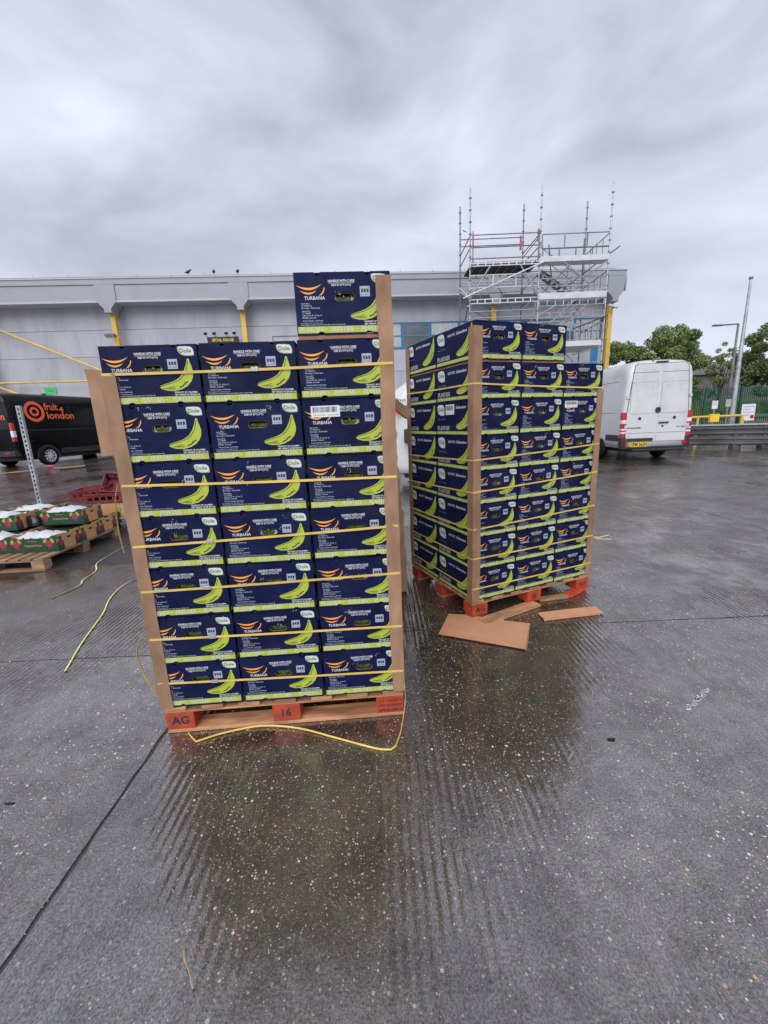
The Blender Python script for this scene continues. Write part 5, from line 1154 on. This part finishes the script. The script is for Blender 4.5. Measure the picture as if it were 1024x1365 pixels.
def red_crate():
    root = empty('red_crate', (0, 0, 0)); W_, D_, H_ = .52, .36, .15
    def sidep(w_, T):
        hs = [q4(.03 + k * (w_ - .06) / 5 + .012, .05, .03 + (k + 1) * (w_ - .06) / 5 - .012, H_ - .045)[::-1] for k in range(5)]
        return MB().loops([q4(0, 0, w_, H_)] + hs, T, .008)
    for T, w_ in ((frame((0, 0, 0), (1, 0, 0), (0, 0, 1)), W_), (frame((W_, D_, 0), (-1, 0, 0), (0, 0, 1)), W_), (frame((W_, .009, 0), (0, 1, 0), (0, 0, 1)), D_ - .018), (frame((0, D_ - .009, 0), (0, -1, 0), (0, 0, 1)), D_ - .018)): sidep(w_, T).build('crate_side', M['crate_red'], root)
    MB().box((.009, .009, 0), (W_ - .009, D_ - .009, .008)).build('crate_base', M['crate_red'], root)
    m = MB().box((-.012, -.012, H_ - .022), (W_ + .012, -.001, H_ + .002)).box((-.012, D_ + .001, H_ - .022), (W_ + .012, D_ + .012, H_ + .002)).box((-.012, -.001, H_ - .022), (-.001, D_ + .001, H_ + .002)).box((W_ + .001, -.001, H_ - .022), (W_ + .012, D_ + .001, H_ + .002)); m.build('crate_rim', M['crate_red'], root)
    return root
rc0 = red_crate(); rcs = [((-4.47, 6.04, z0 + .222), (0, 0, .12), 'red plastic crate resting level on the kraft carton'), ((-4.72, 6.10, z0 + .26), (.05, -.12, .10), 'red plastic crate tilted on top at the left of the trolley pile'), ((-4.30, 6.20, z0 + .30), (.75, .12, .3), 'red plastic crate standing on edge at the top of the trolley pile'), ((-4.95, 6.42, z0 + .20), (.0, -.1, .05), 'red plastic crate at the back left of the trolley pile')]
for i, (l_, r_, lb_) in enumerate(rcs):
    o = rc0 if i == 0 else copy_tree(rc0); o.location = l_; o.rotation_euler = r_; tag(o, lb_, 'crate', 'red plastic crates on the trolley')

# ---------------------------------------------------------------- trees and the far bank
def tree(x, y, h, r, label, mt='leaf', n=9000, ls=.20, seed=1, trunk_h=None, squash=.8, name='tree'):
    rs = np.random.default_rng(seed); root = empty(name, (x, y, gz(x, y)), 0, label=label, cat='tree')
    th = trunk_h or h * .35; tm = MB().tube((0, 0, -.1), (0, 0, th), r * .075, 9, r * .05); limbs = []
    cz = th + (h - th) * .5; rz_ = (h - th) * .5
    cl = []
    for k in range(46):
        d = rs.normal(size=3); d /= np.linalg.norm(d); q = rs.uniform(.40, 1.08); c = np.array([d[0] * r * q, d[1] * r * q, cz + d[2] * rz_ * q * 1.0]); cl.append((c, rs.uniform(.12, .25) * r))
        if k % 4 == 0: tm.tube((0, 0, th * rs.uniform(.6, 1)), tuple(c), r * .03, 5, r * .008)
    tm.build('trunk', M['bark'], root)
    P_ = []
    for c, rad in cl:
        m_ = int(n * 3.0 / 46); d = rs.normal(size=(m_, 3)); d /= np.linalg.norm(d, axis=1)[:, None]; q = rs.uniform(.25, 1.08, size=(m_, 1)) ** .55
        P_.append(c + d * q * rad * np.array([1, 1, squash]))
    P_ = np.concatenate(P_); m_ = len(P_)
    a = rs.normal(size=(m_, 3)); a /= np.linalg.norm(a, axis=1)[:, None]; b = np.cross(a, rs.normal(size=(m_, 3))); b /= np.linalg.norm(b, axis=1)[:, None]
    s_ = ls * .47 * rs.uniform(.5, 1.3, size=(m_, 1)); V = np.stack([P_ + a * s_, P_ + b * s_ * .55, P_ - a * s_, P_ - b * s_ * .55], 1).reshape(-1, 3)
    me = bpy.data.meshes.new('crown'); me.from_pydata(V.tolist(), [], np.arange(4 * m_).reshape(-1, 4).tolist()); me.materials.append(M[mt])
    o = bpy.data.objects.new('crown', me); COL.objects.link(o); o.parent = root
    return root
GT = 'trees beyond the yard fence'
def T_(*a, **k): o = tree(*a, **k); o['group'] = GT
T_(23.2, 36, 8.6, 3.4, 'bushy green tree just right of the yellow end column', seed=2, n=14000)
T_(20.2, 38, 7.4, 2.6, 'narrow green tree half hidden by the warehouse end column', seed=3, n=8000)
T_(25.9, 38, 6.2, 2.1, 'lower green tree whose crown slopes down behind the white van', seed=4, n=9000)
T_(28.6, 40, 4.9, 1.9, 'small pale green tree in front of the distant roof', 'leaf_light', seed=5, n=6000, trunk_h=1.0)
T_(30.6, 42, 4.6, 2.0, 'small yellow green shrub tree left of the tall pole', 'leaf_light', seed=6, n=6000, trunk_h=.8)
T_(24.9, 26, 7.0, 2.7, 'leafy tree on the right edge behind the tall pole', seed=7, n=14000, ls=.15, trunk_h=2.0)
T_(21.4, 26.5, 5.2, 1.0, 'thin spindly tree with dark trunk beside the street lamp', seed=8, n=1300, ls=.12, trunk_h=2.6)
T_(27.5, 24.5, 6.0, 2.6, 'dark bushy tree at the far right frame edge', seed=9, n=9000, ls=.15, trunk_h=1.6)
T_(24.0, 23.6, 3.0, 1.7, 'low dark shrub overhanging the green fence at right', seed=10, n=5000, ls=.13, trunk_h=.5)
m = MB(); xs = np.linspace(11, 60, 40); 
for j, y in enumerate((22.0, 25, 32, 48)):
    for x in xs: m.v.append((x, y, (-.15, 1.0, 1.7, 2.2)[j] + .25 * math.sin(x * .7 + j)))
for j in range(3):
    for i in range(39): a = j * 40 + i; m.f.append((a, a + 1, a + 41, a + 40))
tag(m.build('grass_bank', M['grass'], smooth=True), kind='structure')
g = MB()
for _ in range(9000):
    x = random.uniform(12, 34); y = random.uniform(21.9, 26); z = -.15 + 1.15 * (y - 21.9) / 3.1 + .05; h_ = random.uniform(.15, .55); a = random.uniform(-.3, .3); w_ = random.uniform(.03, .08)
    g.add([(x - w_, y, z), (x + w_, y, z), (x + a, y + random.uniform(-.1, .1), z + h_)], [(0, 1, 2)])
tag(g.build('undergrowth', M['leaf_light']), 'rough green undergrowth on the bank behind the fence', 'undergrowth', kind='stuff')
fb = empty('far_house', (52, 66, 0), 0, label='distant low building with a dark slate roof beyond the trees', cat='building')
MB().box((-7, -4, 0), (7, 4, 6.2)).build('wall', M['brick'], fb); MB().add([(-7.4, -4.5, 6.2), (7.4, -4.5, 6.2), (7.4, 4.5, 6.2), (-7.4, 4.5, 6.2), (-6, 0, 8.4), (6, 0, 8.4)], [(0, 1, 5, 4), (1, 2, 5), (2, 3, 4, 5), (3, 0, 4), (3, 2, 1, 0)]).build('roof', M['roof'], fb)
for k in range(5): w_ = MB().box((-6 + k * 2.6, -4.05, 3.4), (-4.8 + k * 2.6, -4.0, 4.8)).build('window', M['glass'], fb)
